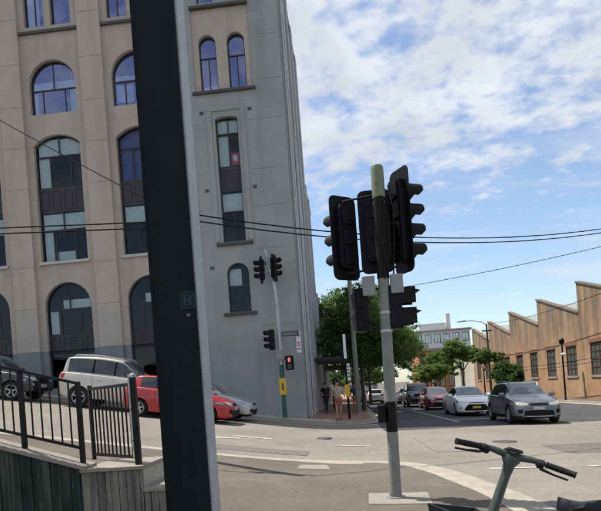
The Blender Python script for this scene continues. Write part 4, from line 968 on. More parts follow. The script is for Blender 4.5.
def wall_sign():
    M = MB(); M.box(-2.08, -1.87, 25.955, 25.975, 3.2, 4.15); o = M.build('wall_sign', 'white_plain', None); tag(o, 'narrow white parking sign with red band on the corner of the grey wall', 'sign')
    M = MB(); M.lathe([(.0, -.006), (.07, -.006), (.07, 0)], 16, 'Y', (-1.975, 25.954, 3.98)); M.build('sign_mark', 'lens_red_flat', o)
    for z in (3.35, 3.5, 3.62): M = MB(); M.box(-2.05, -1.9, 25.95, 25.9545, z, z + .05); M.build('sign_mark', 'lens_red_flat', o)
mat('lens_red_flat', (.5, .03, .03), .5)
wall_sign()

# ---------------------------------------------------------------- trees
def tree(name, label, x, y, trunk_h, crown, leafm, nleaf, seed, lsize=(.10, .2), r0=.16, group=None, lean=(0, 0)):
    """crown: list of (dx, dy, z, rx, ry, rz) lobes relative to the trunk base"""
    rr = np.random.default_rng(seed); bz = g(x, y) + .05
    o = empty(name, (x, y, bz), label=label, cat='tree', group=group)
    M = MB(); fork = Vector((lean[0] * .5, lean[1] * .5, trunk_h))
    M.tube([(0, 0, -.3), (lean[0] * .15, lean[1] * .15, trunk_h * .4), fork], [r0, r0 * .8, r0 * .62], 10)
    for (dx, dy, z, rx, ry, rz) in crown:
        e = Vector((dx, dy, z)); m = fork.lerp(e, .5) + Vector((0, 0, .25))
        M.tube([fork, m, e], [r0 * .5, r0 * .32, r0 * .1], 7)
        for _ in range(5):
            q = e + Vector((rr.uniform(-.7, .7) * rx, rr.uniform(-.7, .7) * ry, rr.uniform(-.3, .7) * rz)); M.tube([m, m.lerp(q, .6) + Vector((0, 0, .1)), q], [r0 * .22, r0 * .14, r0 * .05], 5)
    M.build('trunk', 'bark', o, smooth=True)
    cs = []; tot = sum(c[3] * c[4] * c[5] for c in crown)
    pts = []; 
    for (dx, dy, z, rx, ry, rz) in crown:
        n = int(nleaf * rx * ry * rz / tot); k = max(10, int(n / 55))
        v = rr.normal(size=(k, 3)); v /= np.linalg.norm(v, axis=1)[:, None]; rad = rr.uniform(.4, 1.12, (k, 1))
        cc = v * rad * np.array([rx, ry, rz]) + np.array([dx, dy, z])
        idx = rr.integers(0, k, n); spread = rr.uniform(.09, .22, (k, 1)) * min(rx, rz)
        p = cc[idx] + np.clip(rr.normal(size=(n, 3)), -1.7, 1.7) * spread[idx] * np.array([1, 1, .6]); pts.append(p)
    p = np.concatenate(pts); n = len(p)
    nrm = rr.normal(size=(n, 3)) + np.array([0, 0, .6]); nrm /= np.linalg.norm(nrm, axis=1)[:, None]
    t = np.cross(nrm, rr.normal(size=(n, 3))); t /= np.linalg.norm(t, axis=1)[:, None]; b = np.cross(nrm, t)
    s = rr.uniform(*lsize, (n, 1)); 
    v = np.stack([p - t * s, p + b * s * .45 + nrm * s * .12, p + t * s, p - b * s * .45 + nrm * s * .12], 1).reshape(-1, 3)
    f = np.arange(n * 4).reshape(-1, 4)
    me = bpy.data.meshes.new('crown'); me.from_pydata(v.tolist(), [], f.tolist()); me.materials.append(MATS[leafm]); c = bpy.data.objects.new('crown', me); C.objects.link(c); c.parent = o
    return o
G = 'street trees along the left footpath'
tree('street_tree', 'dense dark green tree over the brick footpath, first beyond the steel pole', 1.0, 37.5, 2.7, [(.4, 0, 5.0, 2.2, 2.6, 2.2), (-1.2, .5, 4.4, 1.5, 2.0, 1.5), (1.9, .3, 4.1, 1.5, 2.0, 1.4), (.1, -.5, 6.8, 1.4, 1.6, 1.0), (-1.1, 0, 6.0, 1.1, 1.4, 1.0)], 'leaf_mid', 46000, 1, lsize=(.06, .12))
tree('street_tree', 'tall dark green tree behind the first footpath tree, with sunlit top', .9, 46, 3.0, [(.4, 0, 6.2, 2.8, 2.8, 2.6), (-1.3, 0, 7.9, 1.5, 1.6, 1.3), (2.6, 0, 5.2, 2.1, 2.2, 1.8), (.9, .2, 8.3, 1.7, 1.8, 1.2)], 'leaf_mid', 42000, 2, lsize=(.07, .13))
tree('street_tree', 'dark round tree spreading over the roadway beyond the tall one', 2.2, 57, 3.0, [(1.2, 0, 6.2, 3.0, 2.8, 2.5), (3.3, 0, 5.0, 1.8, 2.0, 1.7), (-1.2, 0, 6.0, 2.2, 2.2, 2.2)], 'leaf_mid', 32000, 3, lsize=(.08, .15))
tree('street_tree', 'far street tree where the side street bends', .8, 75, 3.0, [(.5, 0, 6.2, 3.2, 3, 2.6), (3.2, 0, 5.5, 2.4, 2.2, 1.8)], 'leaf_mid', 10000, 4)
tree('plane_tree', 'bright green tree with spreading crown beside the street lamp', 12.2, 63, 2.9, [(-.7, 0, 5.3, 1.25, 1.5, 1.05), (.5, 0, 4.7, 1.1, 1.3, .8), (-1.4, .2, 4.5, .8, 1.0, .65), (1.5, -.3, 4.5, 1.1, 1.1, .7)], 'leaf_light', 17000, 5, r0=.13, lsize=(.07, .14))
tree('plane_tree', 'slender green tree whose crown reaches past the street lamp', 13.2, 58, 2.6, [(.4, 0, 4.1, .9, 1.0, .65), (1.2, .2, 3.9, .8, .9, .5), (-.5, 0, 3.9, .7, .8, .5)], 'leaf_mid', 8000, 15, r0=.09, lsize=(.07, .13))
tree('plane_tree', 'low yellow green tree overhanging the waiting cars', 10.6, 72, 1.6, [(-.4, 0, 3.1, 1.5, 1.6, 1.0), (-1.7, 0, 2.7, 1.0, 1.2, .75), (.9, 0, 3.3, 1.0, 1.2, .8)], 'leaf_light', 14000, 6, r0=.12, lsize=(.07, .14))
tree('bushy_tree', 'small dark bushy tree against the warehouse wall', 14.3, 54.5, .9, [(0, 0, 2.3, 1.05, 1.2, 1.15), (.3, -.8, 1.8, .9, 1.0, .9)], 'leaf_dark', 10000, 7, r0=.08, lsize=(.07, .14))
tree('bushy_tree', 'leafy tree in front of the low orange brick building', 13.0, 84, 2.0, [(0, 0, 4.6, 2.4, 2.2, 1.6), (2.0, 0, 4.2, 1.6, 1.6, 1.3), (-2.4, 0, 3.6, 1.8, 1.6, 1.2)], 'leaf_mid', 8000, 8)
tree('bushy_tree', 'far pale green tree at the end of the side street', 6.0, 150, 2.5, [(0, 0, 5.0, 3.5, 3, 2.4), (-4, 0, 4.2, 2.6, 2.4, 1.9), (4, 0, 4.5, 3, 2.4, 2)], 'leaf_light', 7000, 9, lsize=(.2, .4))
tree('bushy_tree', 'second far tree near the pale shop row', -2.5, 160, 2.5, [(0, 0, 5.0, 3.5, 3, 2.6), (4, 0, 4.2, 2.6, 2.4, 1.9)], 'leaf_mid', 5000, 10, lsize=(.2, .4))

# ---------------------------------------------------------------- people
def skin_mesh(name, verts, edges, radii, m, parent=None, sub=2, root=0):
    me = bpy.data.meshes.new(name); me.from_pydata(verts, edges, []); o = bpy.data.objects.new(name, me); C.objects.link(o); 
    if parent: o.parent = parent
    sk = o.modifiers.new('skin', 'SKIN'); 
    if not me.skin_vertices: 
        bm = bmesh.new(); bm.from_mesh(me); bm.verts.layers.skin.verify(); bm.to_mesh(me); bm.free()
    for i, r_ in enumerate(radii):
        sv = me.skin_vertices[0].data[i]; sv.radius = (r_, r_) if not isinstance(r_, tuple) else r_; sv.use_root = (i == root)
    sk.use_smooth_shade = True
    if sub: o.modifiers.new('sub', 'SUBSURF').levels = sub; o.modifiers['sub'].render_levels = sub
    me.materials.append(MATS[m]); return o
def person(label, x, y, rz, h, top, bottom, skin='skin', stride=.12, shorts=False, bag=None, group=None, arm=0.0, hairm='hair'):
    k = h / 1.72; st = stride
    V = {}
    def v(n, *p): V[n] = (p[0] * k, p[1] * k, p[2] * k)
    # facing +Y locally; left = -x
    v('pel', 0, 0, .95); v('wai', 0, .0, 1.08); v('che', 0, .0, 1.28); v('nck', 0, 0, 1.45); v('nk2', 0, .015, 1.50); v('hd1', 0, .03, 1.57); v('hd2', 0, .03, 1.66)
    for s, sx in (('l', -1), ('r', 1)):
        f = st * sx
        v('hip' + s, .09 * sx, 0, .90); v('kne' + s, .10 * sx, .04 + f * .7, .50); v('ank' + s, .10 * sx, -.02 + f * (1.5 if f < 0 else 1.2), .085); v('toe' + s, .115 * sx, .13 + f * (1.5 if f < 0 else 1.2), .035)
        v('sho' + s, .185 * sx, 0, 1.40); v('elb' + s, .235 * sx, -.03 - f * .5, 1.12); v('wri' + s, .23 * sx, .10 - f * .5 + arm * .1, .90 + arm * .22); v('han' + s, .215 * sx, .13 - f * .5 + arm * .12, .82 + arm * .24)
    rad = {'pel': .125, 'wai': .115, 'che': .135, 'nck': .062, 'nk2': .052, 'hd1': .078, 'hd2': .085}
    for s in 'lr': rad.update({'hip' + s: .088, 'kne' + s: .055, 'ank' + s: .036, 'toe' + s: .034, 'sho' + s: .058, 'elb' + s: .040, 'wri' + s: .027, 'han' + s: .030})
    E = [('pel', 'wai'), ('wai', 'che'), ('che', 'nck'), ('nck', 'nk2'), ('nk2', 'hd1'), ('hd1', 'hd2')]
    for s in 'lr': E += [('pel', 'hip' + s), ('hip' + s, 'kne' + s), ('kne' + s, 'ank' + s), ('ank' + s, 'toe' + s), ('che', 'sho' + s), ('sho' + s, 'elb' + s), ('elb' + s, 'wri' + s), ('wri' + s, 'han' + s)]
    def mk(name, names, edges, extra, m, parent=None, over={}):
        idx = {n: i for i, n in enumerate(names)}
        return skin_mesh(name, [over.get(n, V[n]) for n in names], [(idx[a], idx[b]) for a, b in edges if a in idx and b in idx], [(rad[n] + extra) * k for n in names], m, parent, 2)
    body = mk('person', list(V), E, 0, skin)
    body.location = (x, y, g(x, y) + .118); body.rotation_euler = (0, 0, rz); tag(body, label, 'person', group)
    # fingers: short chains from each hand
    for s, sx in (('l', -1), ('r', 1)):
        hx, hy, hz = V['han' + s]
        vs_, es_, rs_ = [], [], []
        for j, (oy, ln) in enumerate(((.024, .065), (.008, .075), (-.008, .07), (-.022, .055))):
            b = len(vs_); vs_ += [(hx, hy + oy * k, hz - .015 * k), (hx - .004 * sx, hy + oy * k, hz - (.02 + ln * .6) * k), (hx - .014 * sx, hy + oy * k, hz - (.02 + ln) * k)]; es_ += [(b, b + 1), (b + 1, b + 2)]; rs_ += [.0095 * k, .0085 * k, .007 * k]
        b = len(vs_); vs_ += [(hx, hy + .02 * k, hz + .02 * k), (hx - .01 * sx, hy + .05 * k, hz - .005 * k), (hx - .014 * sx, hy + .058 * k, hz - .035 * k)]; es_ += [(b, b + 1), (b + 1, b + 2)]; rs_ += [.011 * k, .009 * k, .007 * k]
        for c in range(5): 
            skin_mesh('finger', vs_[c * 3:c * 3 + 3], [(0, 1), (1, 2)], rs_[c * 3:c * 3 + 3], skin, body, 1)
    nm = ['pel', 'wai', 'che', 'nck', 'shol', 'shor', 'elbl', 'elbr']
    def lerp(a, b, t): return tuple(V[a][i] + (V[b][i] - V[a][i]) * t for i in range(3))
    mk('top', nm, E, .016, top, body, over={'elbl': lerp('shol', 'elbl', .75), 'elbr': lerp('shor', 'elbr', .75), 'nck': lerp('che', 'nck', .7)})
    ov = {'kne' + s: lerp('hip' + s, 'kne' + s, .82) for s in 'lr'} if shorts else {}
    names = ['pel', 'hipl', 'hipr', 'knel', 'kner'] + ([] if shorts else ['ankl', 'ankr'])
    mk('shorts' if shorts else 'trousers', names, E, .006, bottom, body, over=ov)
    for s in 'lr':
        skin_mesh('shoe', [V['ank' + s], V['toe' + s]], [(0, 1)], [.046 * k, .042 * k], 'shoe', body, 2)
    M = MB(); hd = V['hd2']; rows = []
    for i in range(7):
        a = R(-20 + 110 * i / 6); rows.append([(hd[0] + .094 * k * math.cos(a) * math.cos(t), hd[1] - .018 * k + .105 * k * math.cos(a) * math.sin(t) - (.0 if i else .01), hd[2] - .0 * k + .105 * k * math.sin(a)) for t in np.linspace(R(150 - 20), R(390 + 20), 17)])
    M.quad_grid(rows); M.build('hair', hairm, body, smooth=True)
    for sx in (-1, 1):
        M = MB(); M.lathe([(0, -.008 * k), (.012 * k, 0), (0, .008 * k)], 8, 'Y', (hd[0] + .032 * sx * k, hd[1] + .076 * k, hd[2] - .03 * k)); M.build('eye', 'hair', body, smooth=True)
        M = MB(); M.lathe([(0, -.01 * k), (.022 * k, 0), (0, .01 * k)], 8, 'X', (hd[0] + .084 * sx * k, hd[1], hd[2] - .045 * k)); M.build('ear', skin, body, smooth=True)
    M = MB(); M.hexa([(hd[0] - .014 * k, hd[1] + .075 * k, hd[2] - .07 * k), (hd[0] + .014 * k, hd[1] + .075 * k, hd[2] - .07 * k), (hd[0] + .01 * k, hd[1] + .1 * k, hd[2] - .068 * k), (hd[0] - .01 * k, hd[1] + .1 * k, hd[2] - .068 * k), (hd[0] - .008 * k, hd[1] + .075 * k, hd[2] - .02 * k), (hd[0] + .008 * k, hd[1] + .075 * k, hd[2] - .02 * k), (hd[0] + .005 * k, hd[1] + .084 * k, hd[2] - .022 * k), (hd[0] - .005 * k, hd[1] + .084 * k, hd[2] - .022 * k)]); M.build('nose', skin, body)
    M = MB(); M.box(hd[0] - .022 * k, hd[0] + .022 * k, hd[1] + .05 * k, hd[1] + .078 * k, hd[2] - .098 * k, hd[2] - .09 * k); M.build('mouth', 'lip', body)
    if bag:
        M = MB(); M.hexa([(-.14, -.30, 1.02), (.14, -.30, 1.02), (.13, -.14, 1.02), (-.13, -.14, 1.02), (-.11, -.26, 1.40), (.11, -.26, 1.40), (.11, -.13, 1.42), (-.11, -.13, 1.42)]); M.build('backpack', bag, body, bevel=.03)
    return body
mat('lip', (.30, .11, .09), .6)
person('person in tan top and rust shorts standing at the kerb by the crossing post', -.42, 25.35, R(-160), 1.72, 'cloth_tan', 'cloth_rust', shorts=True, arm=1.0, stride=.05)
person('person in black clothes walking close to the building side wall', -1.2, 32.5, R(20), 1.72, 'cloth_black', 'cloth_navy', stride=.16, bag='cloth_black')
person('person in a white shirt and dark trousers walking behind the one in black', -.75, 35.5, R(-170), 1.75, 'cloth_white', 'cloth_black', skin='skin_pale', stride=.14)
person('person in navy top between the crossing post and the steel pole', .42, 34.0, R(190), 1.70, 'cloth_navy', 'cloth_rust', stride=.1)

# ---------------------------------------------------------------- cars
def interp(tab, x):
    if x <= tab[0][0]: return tab[0][1]
    for (a, va), (b, vb) in zip(tab[:-1], tab[1:]):
        if x <= b:
            t = (x - a) / (b - a); return va + (vb - va) * t
    return tab[-1][1]
def smooth_tab(tab, n=3):
    """resample a control table with Catmull-Rom so body lines are curved"""
    out = []; k = len(tab)
    for i in range(k - 1):
        p0, p1, p2, p3 = tab[max(i - 1, 0)], tab[i], tab[i + 1], tab[min(i + 2, k - 1)]
        m1 = (p2[1] - p0[1]) / max(1e-6, p2[0] - p0[0]); m2 = (p3[1] - p1[1]) / max(1e-6, p3[0] - p1[0]); h = p2[0] - p1[0]
        d = (p2[1] - p1[1]) / h     # limit the tangents so steep joints do not overshoot
        m1 = max(min(m1, 2.5 * abs(d)), -2.5 * abs(d)); m2 = max(min(m2, 2.5 * abs(d)), -2.5 * abs(d))
        for j in range(n):
            t = j / n; out.append((p1[0] + h * t, (2 * t ** 3 - 3 * t * t + 1) * p1[1] + (t ** 3 - 2 * t * t + t) * h * m1 + (-2 * t ** 3 + 3 * t * t) * p2[1] + (t ** 3 - t * t) * h * m2))
    out.append(tab[-1]); return out
def sstep(a, b, x): t = min(1, max(0, (x - a) / (b - a))); return t * t * (3 - 2 * t)
def wheel_part(root, x, y, r_, w_, rimm, side, spokes=5):
    rr = r_ * .66
    M = MB(); M.lathe([(rr, -w_ / 2 + .01), (rr + .02, -w_ / 2), (r_ - .03, -w_ / 2), (r_ - .005, -w_ / 2 + .03), (r_, 0), (r_ - .005, w_ / 2 - .03), (r_ - .03, w_ / 2), (rr + .02, w_ / 2), (rr, w_ / 2 - .01), (rr, -w_ / 2 + .01)], 30, 'Y')
    t = M.build('wheel', 'tyre', root, smooth=True); t.location = (x, y, r_)
    s = side; f = w_ / 2 - .012
    M = MB(); M.lathe([(rr + .004, s * (f - .06)), (rr + .004, s * f), (rr - .025, s * f), (rr - .03, s * (f - .05))], 30, 'Y')
    for k in range(spokes):
        a = 2 * math.pi * k / spokes + .3; ca, sa = math.cos(a), math.sin(a)
        def q(rad, off, d): return (rad * ca - off * sa, s * d, rad * sa + off * ca)
        M.hexa([q(.04, -.045, f - .07), q(rr - .02, -.032, f - .05), q(rr - .02, .032, f - .05), q(.04, .045, f - .07), q(.04, -.036, f - .02), q(rr - .02, -.022, f - .008), q(rr - .02, .022, f - .008), q(.04, .036, f - .02)])
    M.lathe([(0, s * (f - .012)), (.05, s * (f - .014)), (.06, s * (f - .03)), (.06, s * (f - .07))], 16, 'Y')
    M.build('rim', rimm, t)
    M = MB(); M.lathe([(0, s * (f - .11)), (rr - .005, s * (f - .11))], 24, 'Y'); M.build('brake_disc', 'car_black_trim', t)
def make_car(name, label, sp, cat='car', group=None):
    L, W, H = sp['L'], sp['W'], sp['H']; hx = L / 2; wr = sp['wr']; ax = sp['axles']; Rw = wr + .055
    top, belt, low = smooth_tab(sp['top'], 5), smooth_tab(sp['belt'], 5), smooth_tab(sp['low'], 4); plan = smooth_tab(sp['plan'], 6)
    rhw = sp['roofhw']
    xs = set(np.round(np.linspace(-hx, hx, 76), 4)) | set(np.round(-hx + .25 * (1 - np.cos(np.linspace(0, 1.57, 7))) , 4)) | set(np.round(hx - .25 * (1 - np.cos(np.linspace(0, 1.57, 7))), 4))
    for a in ax: xs |= set(np.round([a + Rw * math.cos(t) for t in np.linspace(0, math.pi, 17)], 4)) | {round(a - Rw - .004, 4), round(a + Rw + .004, 4)}
    for k in sp['side_win']: xs |= {k[0], k[1]}
    xs |= {sp['cowl'], sp['ws_top'], sp['rw_top'], sp['rw_bot']}
    xs = sorted(float(v) for v in xs)
    # drop near-duplicates
    xx = [xs[0]]
    keep = {round(v, 4) for k in sp['side_win'] for v in k[:2]} | {sp['cowl'], sp['ws_top'], sp['rw_top'], sp['rw_bot']}
    for v in xs[1:]:
        if v - xx[-1] > .006 or round(v, 4) in keep: xx.append(v)
    xs = xx
    S = [0, .06, .16, .3, .45, .6, .75, .88, .96, 1]
    rings = []
    for x in xs:
        hw = interp(plan, x); bz = interp(belt, x); tz = max(interp(top, x), bz + .01); sl = interp(low, x); zl = sl
        for a in ax:
            d = abs(x - a)
            if d < Rw: zl = max(zl, min(wr + math.sqrt(Rw * Rw - d * d), bz - .10))
        c = sstep(.10, .34, tz - bz)
        ring = [(0, zl), (hw * .78, zl)]
        for s in S:
            z = zl + (bz - zl) * s; t = (z - sl) / max(.05, bz - sl)
            bulge = 1 - .075 * (abs(t - .52) / .52) ** 2.6 + sp.get('crease', .010) * math.exp(-((t - .74) / .05) ** 2)
            ring.append((hw * bulge, z))
        yb = ring[-1][0]
        ring.append((yb * .972, bz + .014))
        yr = (yb * .80) * (1 - c) + min(rhw, yb * .9) * c; zr = bz + (tz - bz) * (.72 * (1 - c) + .90 * c)
        zr = max(zr, bz + .018)
        y0_, z0_ = yb * .972, bz + .014
        for t in (.08, .36, .68, .93, 1): ring.append((y0_ + (yr - y0_) * (t + .10 * math.sin(math.pi * t) * -0.35 * c), z0_ + (zr - z0_) * t))
        for a in (14, 30, 48, 68, 90): ring.append((yr * math.cos(R(a)) ** .8 if a < 90 else 0.0, zr + (tz - zr) * math.sin(R(a))))
        rings.append(ring)
    n = len(rings[0]); nB = 2 + len(S); iW0 = nB + 1; iW1 = iW0 + 3; iR0 = nB + 5   # ring index of the window band and of the roof
    full = []
    for x, ring in zip(xs, rings): full.append([(x, y, z) for y, z in ring] + [(x, -y, z) for y, z in reversed(ring[1:-1])])
    m = len(full[0])
    groups = {'body': [], 'under': [], 'windscreen': [], 'rear_window': [], 'trim': []}
    wins = {}
    for i in range(len(xs) - 1):
        xm = (xs[i] + xs[i + 1]) / 2
        for j in range(m):
            jj = j if j < n - 1 else m - 1 - j      # mirrored ring index of the segment
            key = 'body'
            if jj == 0: key = 'under'
            elif iW0 <= jj < iW1 + 0:
                for wi, k in enumerate(sp['side_win']):
                    if k[0] < xm < k[1]: key = ('w', wi, 1 if j < n - 1 else -1)
                if key == 'body' and sp['side_win'][0][0] < xm < sp['side_win'][-1][1]: key = 'trim'
            elif jj >= iR0:
                if sp['ws_top'] < xm < sp['cowl']: key = 'windscreen'
                elif sp['rw_bot'] < xm < sp['rw_top']: key = 'rear_window'
            if jj in (2, 3) and sp.get('cladding'): key = 'trim'
            f = (i, j)
            if isinstance(key, tuple): wins.setdefault(key, []).append(f)
            else: groups[key].append(f)
    root = empty(name, label=label, cat=cat, group=group)
    allv = [p for r_ in full for p in r_]
    def quad(i, j): return (i * m + j, i * m + (j + 1) % m, (i + 1) * m + (j + 1) % m, (i + 1) * m + j)
    caps = [tuple(range(m)), tuple((len(xs) - 1) * m + j for j in range(m))]
    bvh = BVHTree.FromPolygons([Vector(v) for v in allv], [quad(i, j) for i in range(len(xs) - 1) for j in range(m)] + caps)
    def emit(fs, nm, mt, parent, extra=()):
        M = MB(); M.v = list(allv); M.f = [quad(*f) for f in fs] + list(extra)
        me = bpy.data.meshes.new(nm); me.from_pydata(M.v, [], M.f); bm = bmesh.new(); bm.from_mesh(me)
        bmesh.ops.delete(bm, geom=[v for v in bm.verts if not v.link_faces], context='VERTS'); bmesh.ops.recalc_face_normals(bm, faces=bm.faces); bm.to_mesh(me); bm.free()
        me.materials.append(MATS[mt]); me.shade_smooth(); me.set_sharp_from_angle(angle=R(38)); o = bpy.data.objects.new(nm, me); C.objects.link(o); o.parent = parent
        # outward normals for open shells: check against the car centre
        return o
    body = emit(groups['body'], 'body', sp['paint'], root, caps)
    emit(groups['under'], 'underbody', 'car_black_trim', root)
    emit(groups['windscreen'], 'windscreen', 'car_glass_front', root); emit(groups['rear_window'], 'rear_window', 'car_glass', root)
    if groups['trim']: emit(groups['trim'], 'trim', 'car_black_trim', root)
    for k, fs in wins.items(): emit(fs, 'side_window', 'car_glass', root)
    dirs = {'front': (Vector((-1, 0, 0)), lambda a, b: Vector((hx + 1, a, b))), 'rear': (Vector((1, 0, 0)), lambda a, b: Vector((-hx - 1, a, b))), 'left': (Vector((0, -1, 0)), lambda a, b: Vector((a, W + 1, b))), 'right': (Vector((0, 1, 0)), lambda a, b: Vector((a, -W - 1, b)))}
    def patch(nm, side, topl, botl, mt, off=.008, rows=5, sub=4, parent=None):
        """panel lying on the body: two polylines (same length) given in the plane looked at from `side`"""
        d, org = dirs[side]; G_ = []; cols = []
        for k in range(len(topl) - 1):
            for s in range(sub + (1 if k == len(topl) - 2 else 0)):
                t = s / sub; cols.append(([topl[k][i] + (topl[k + 1][i] - topl[k][i]) * t for i in (0, 1)], [botl[k][i] + (botl[k + 1][i] - botl[k][i]) * t for i in (0, 1)]))
        last = None; inn = []
        for a, b in cols:
            ro, ri = [], []
            for r_ in range(rows + 1):
                t = r_ / rows; u, v = a[0] + (b[0] - a[0]) * t, a[1] + (b[1] - a[1]) * t
                hit = bvh.ray_cast(org(u, v), d)
                if hit[0] is None: p = (last if last is not None else org(u, v) + d * 1.2)
                else: p = hit[0]
                last = p; ro.append(tuple(p - d * off)); ri.append(tuple(p + d * .012))
            G_.append(ro); inn.append(ri)
        M = MB(); M.quad_grid(G_)
        loop_o = [r_[0] for r_ in G_] + G_[-1][1:] + [r_[-1] for r_ in reversed(G_[:-1])] + list(reversed(G_[0][1:-1]))
        loop_i = [r_[0] for r_ in inn] + inn[-1][1:] + [r_[-1] for r_ in reversed(inn[:-1])] + list(reversed(inn[0][1:-1]))
        M.quad_grid([loop_o + [loop_o[0]], loop_i + [loop_i[0]]])
        return M.build(nm, mt, parent or root, smooth=True)
    def mirror(nm, side, tl, bl, mt, **kw):
        patch(nm, side, tl, bl, mt, **kw)
        if side in ('front', 'rear'): patch(nm, side, [(-a, b) for a, b in tl], [(-a, b) for a, b in bl], mt, **kw)
        else: patch(nm, 'right' if side == 'left' else 'left', tl, bl, mt, **kw)
    for side, nm, tl, bl, mt, mir, off in sp.get('patches', ()):
        (mirror if mir else patch)(nm, side, tl, bl, mt, off=off)
    # door gaps, handles, mirrors
    for xg, z0, z1 in sp['doors']: mirror('door_gap', 'left', [(xg - .005, z1), (xg + .005, z1)], [(xg - .005, z0), (xg + .005, z0)], 'seam', off=.0025, rows=10, sub=1)
    for xh, zh in sp['handles']: mirror('door_handle', 'left', [(xh - .10, zh + .016), (xh + .10, zh + .016)], [(xh - .10, zh - .016), (xh + .10, zh - .016)], sp.get('handle_m', sp['paint']), off=.03, rows=2, sub=3)
    mx, mz = sp['mirror']
    for s in (1, -1):
        M = MB(); yb = interp(plan, mx) * .93
        M.prism([(mx - .06 - .0, mz - .07), (mx + .08, mz - .05), (mx + .09, mz + .02), (mx + .02, mz + .085), (mx - .06, mz + .09)], s * (yb + .0), s * (yb + .19)); M.box(mx - .03, mx + .03, s * (yb - .16), s * (yb + .02), mz - .06, mz - .02)
        M.build('wing_mirror', sp.get('mirror_m', sp['paint']), root, bevel=.015)
    for a in ax:
        for s in (1, -1): wheel_part(root, a, s * (interp(plan, a) - .115), wr, .21, sp.get('rim', 'rim'), s, sp.get('spokes', 5))
    if sp.get('rails'):
        for s in (1, -1):
            x0, x1 = sp['rails']; zt = lambda x: interp(top, x)
            M = MB(); M.tube([(x0, s * rhw * .84, zt(x0) - .01), (x0 + .12, s * rhw * .84, zt(x0 + .12) + .05), ((x0 + x1) / 2, s * rhw * .84, zt((x0 + x1) / 2) + .045), (x1 - .12, s * rhw * .84, zt(x1 - .12) + .05), (x1, s * rhw * .84, zt(x1) - .01)], .018, 8); M.build('roof_rail', 'car_black_trim' if sp.get('rail_black') else 'rim', root, smooth=True)
    if sp.get('antenna'):
        M = MB(); xa = sp['rw_top'] + .15; M.hexa([(xa - .1, -.02, interp(top, xa) - .02), (xa + .1, -.02, interp(top, xa) - .02), (xa + .1, .02, interp(top, xa) - .02), (xa - .1, .02, interp(top, xa) - .02), (xa - .1, -.004, interp(top, xa) + .06), (xa - .02, -.004, interp(top, xa) + .05), (xa - .02, .004, interp(top, xa) + .05), (xa - .1, .004, interp(top, xa) + .06)]); M.build('antenna', sp['paint'], root)
    return root
def put(root, x, y, heading):
    """stand a car on the sloping road; heading in degrees from +X"""
    h = R(heading); f = Vector((math.cos(h), math.sin(h), 0)); e = 1.2
    f.z = (g(x + f.x * e, y + f.y * e) - g(x - f.x * e, y - f.y * e)) / (2 * e); f.normalize()
    l = Vector((-math.sin(h), math.cos(h), 0)); e = .8; l.z = (g(x + l.x * e, y + l.y * e) - g(x - l.x * e, y - l.y * e)) / (2 * e)
    u = f.cross(l).normalized(); l = u.cross(f).normalized()
    root.matrix_world = Matrix(((f.x, l.x, u.x, x), (f.y, l.y, u.y, y), (f.z, l.z, u.z, g(x, y) + .006), (0, 0, 0, 1)))
def plan_tab(L, W, fn=.72, rn=.78):
    h = L / 2; w = W / 2; return [(-h, w * rn), (-h + .06, w * (rn + .1)), (-h + .2, w * .955), (-h + .7, w), (0, w), (h - .95, w), (h - .45, w * .965), (h - .18, w * .90), (h - .05, w * (fn + .07)), (h, w * fn)]
def hatch_spec(L, W, H, paint_, wr=.31, clad=False, nose=.98, cowl=.0, ws=None, **kw):
    h = L / 2; k = H / 1.5; A1, A2 = h - .82, -h + .62
    c = h - 1.15 - cowl; wt = c - .78; rt = -h + .42; rb = -h + .10
    sp = dict(L=L, W=W, H=H, wr=wr, axles=[A2, A1], paint=paint_, cowl=round(c, 3), ws_top=round(wt, 3), rw_top=round(rt, 3), rw_bot=round(rb, 3), roofhw=W / 2 * .68,
        top=[(-h, .86 * k), (-h + .05, .99 * k), (-h + .10, 1.04 * k), (-h + .28, 1.26 * k), (-h + .45, 1.43 * k), (-h + .9, 1.485 * k), (wt - .55, H), (wt - .1, 1.475 * k), (wt, 1.45 * k), (wt + .35, 1.27 * k), (c - .06, 1.045 * k), (c + .05, nose * k), (h - .55, .90 * k), (h - .2, .81 * k), (h - .06, .72 * k), (h, .60 * k)],
        belt=[(-h, .80 * k), (-h + .12, .97 * k), (-h + .5, 1.0 * k), (0, .96 * k), (c, .93 * k), (h - .5, .82 * k), (h - .15, .70 * k), (h, .56 * k)],
        low=[(-h, .36), (-h + .15, .27), (-h + .4, .2), (h - .5, .2), (h - .2, .2), (h, .26)], plan=plan_tab(L, W),
        side_win=[(round(rt + .18, 3), round(A2 + .55, 3)), (round(A2 + .62, 3), round(A2 + 1.32, 3)), (round(A2 + 1.40, 3), round(wt + .52, 3))],
        doors=[(A2 + 1.36, .26, .95 * k), (A2 + .55, .55, .95 * k), (wt + .56, .28, .9 * k)], handles=[(A2 + 1.62, .83 * k), (A2 + .78, .85 * k)], mirror=(wt + .50, 1.02 * k), cladding=clad, antenna=True)
    sp.update(kw); return sp
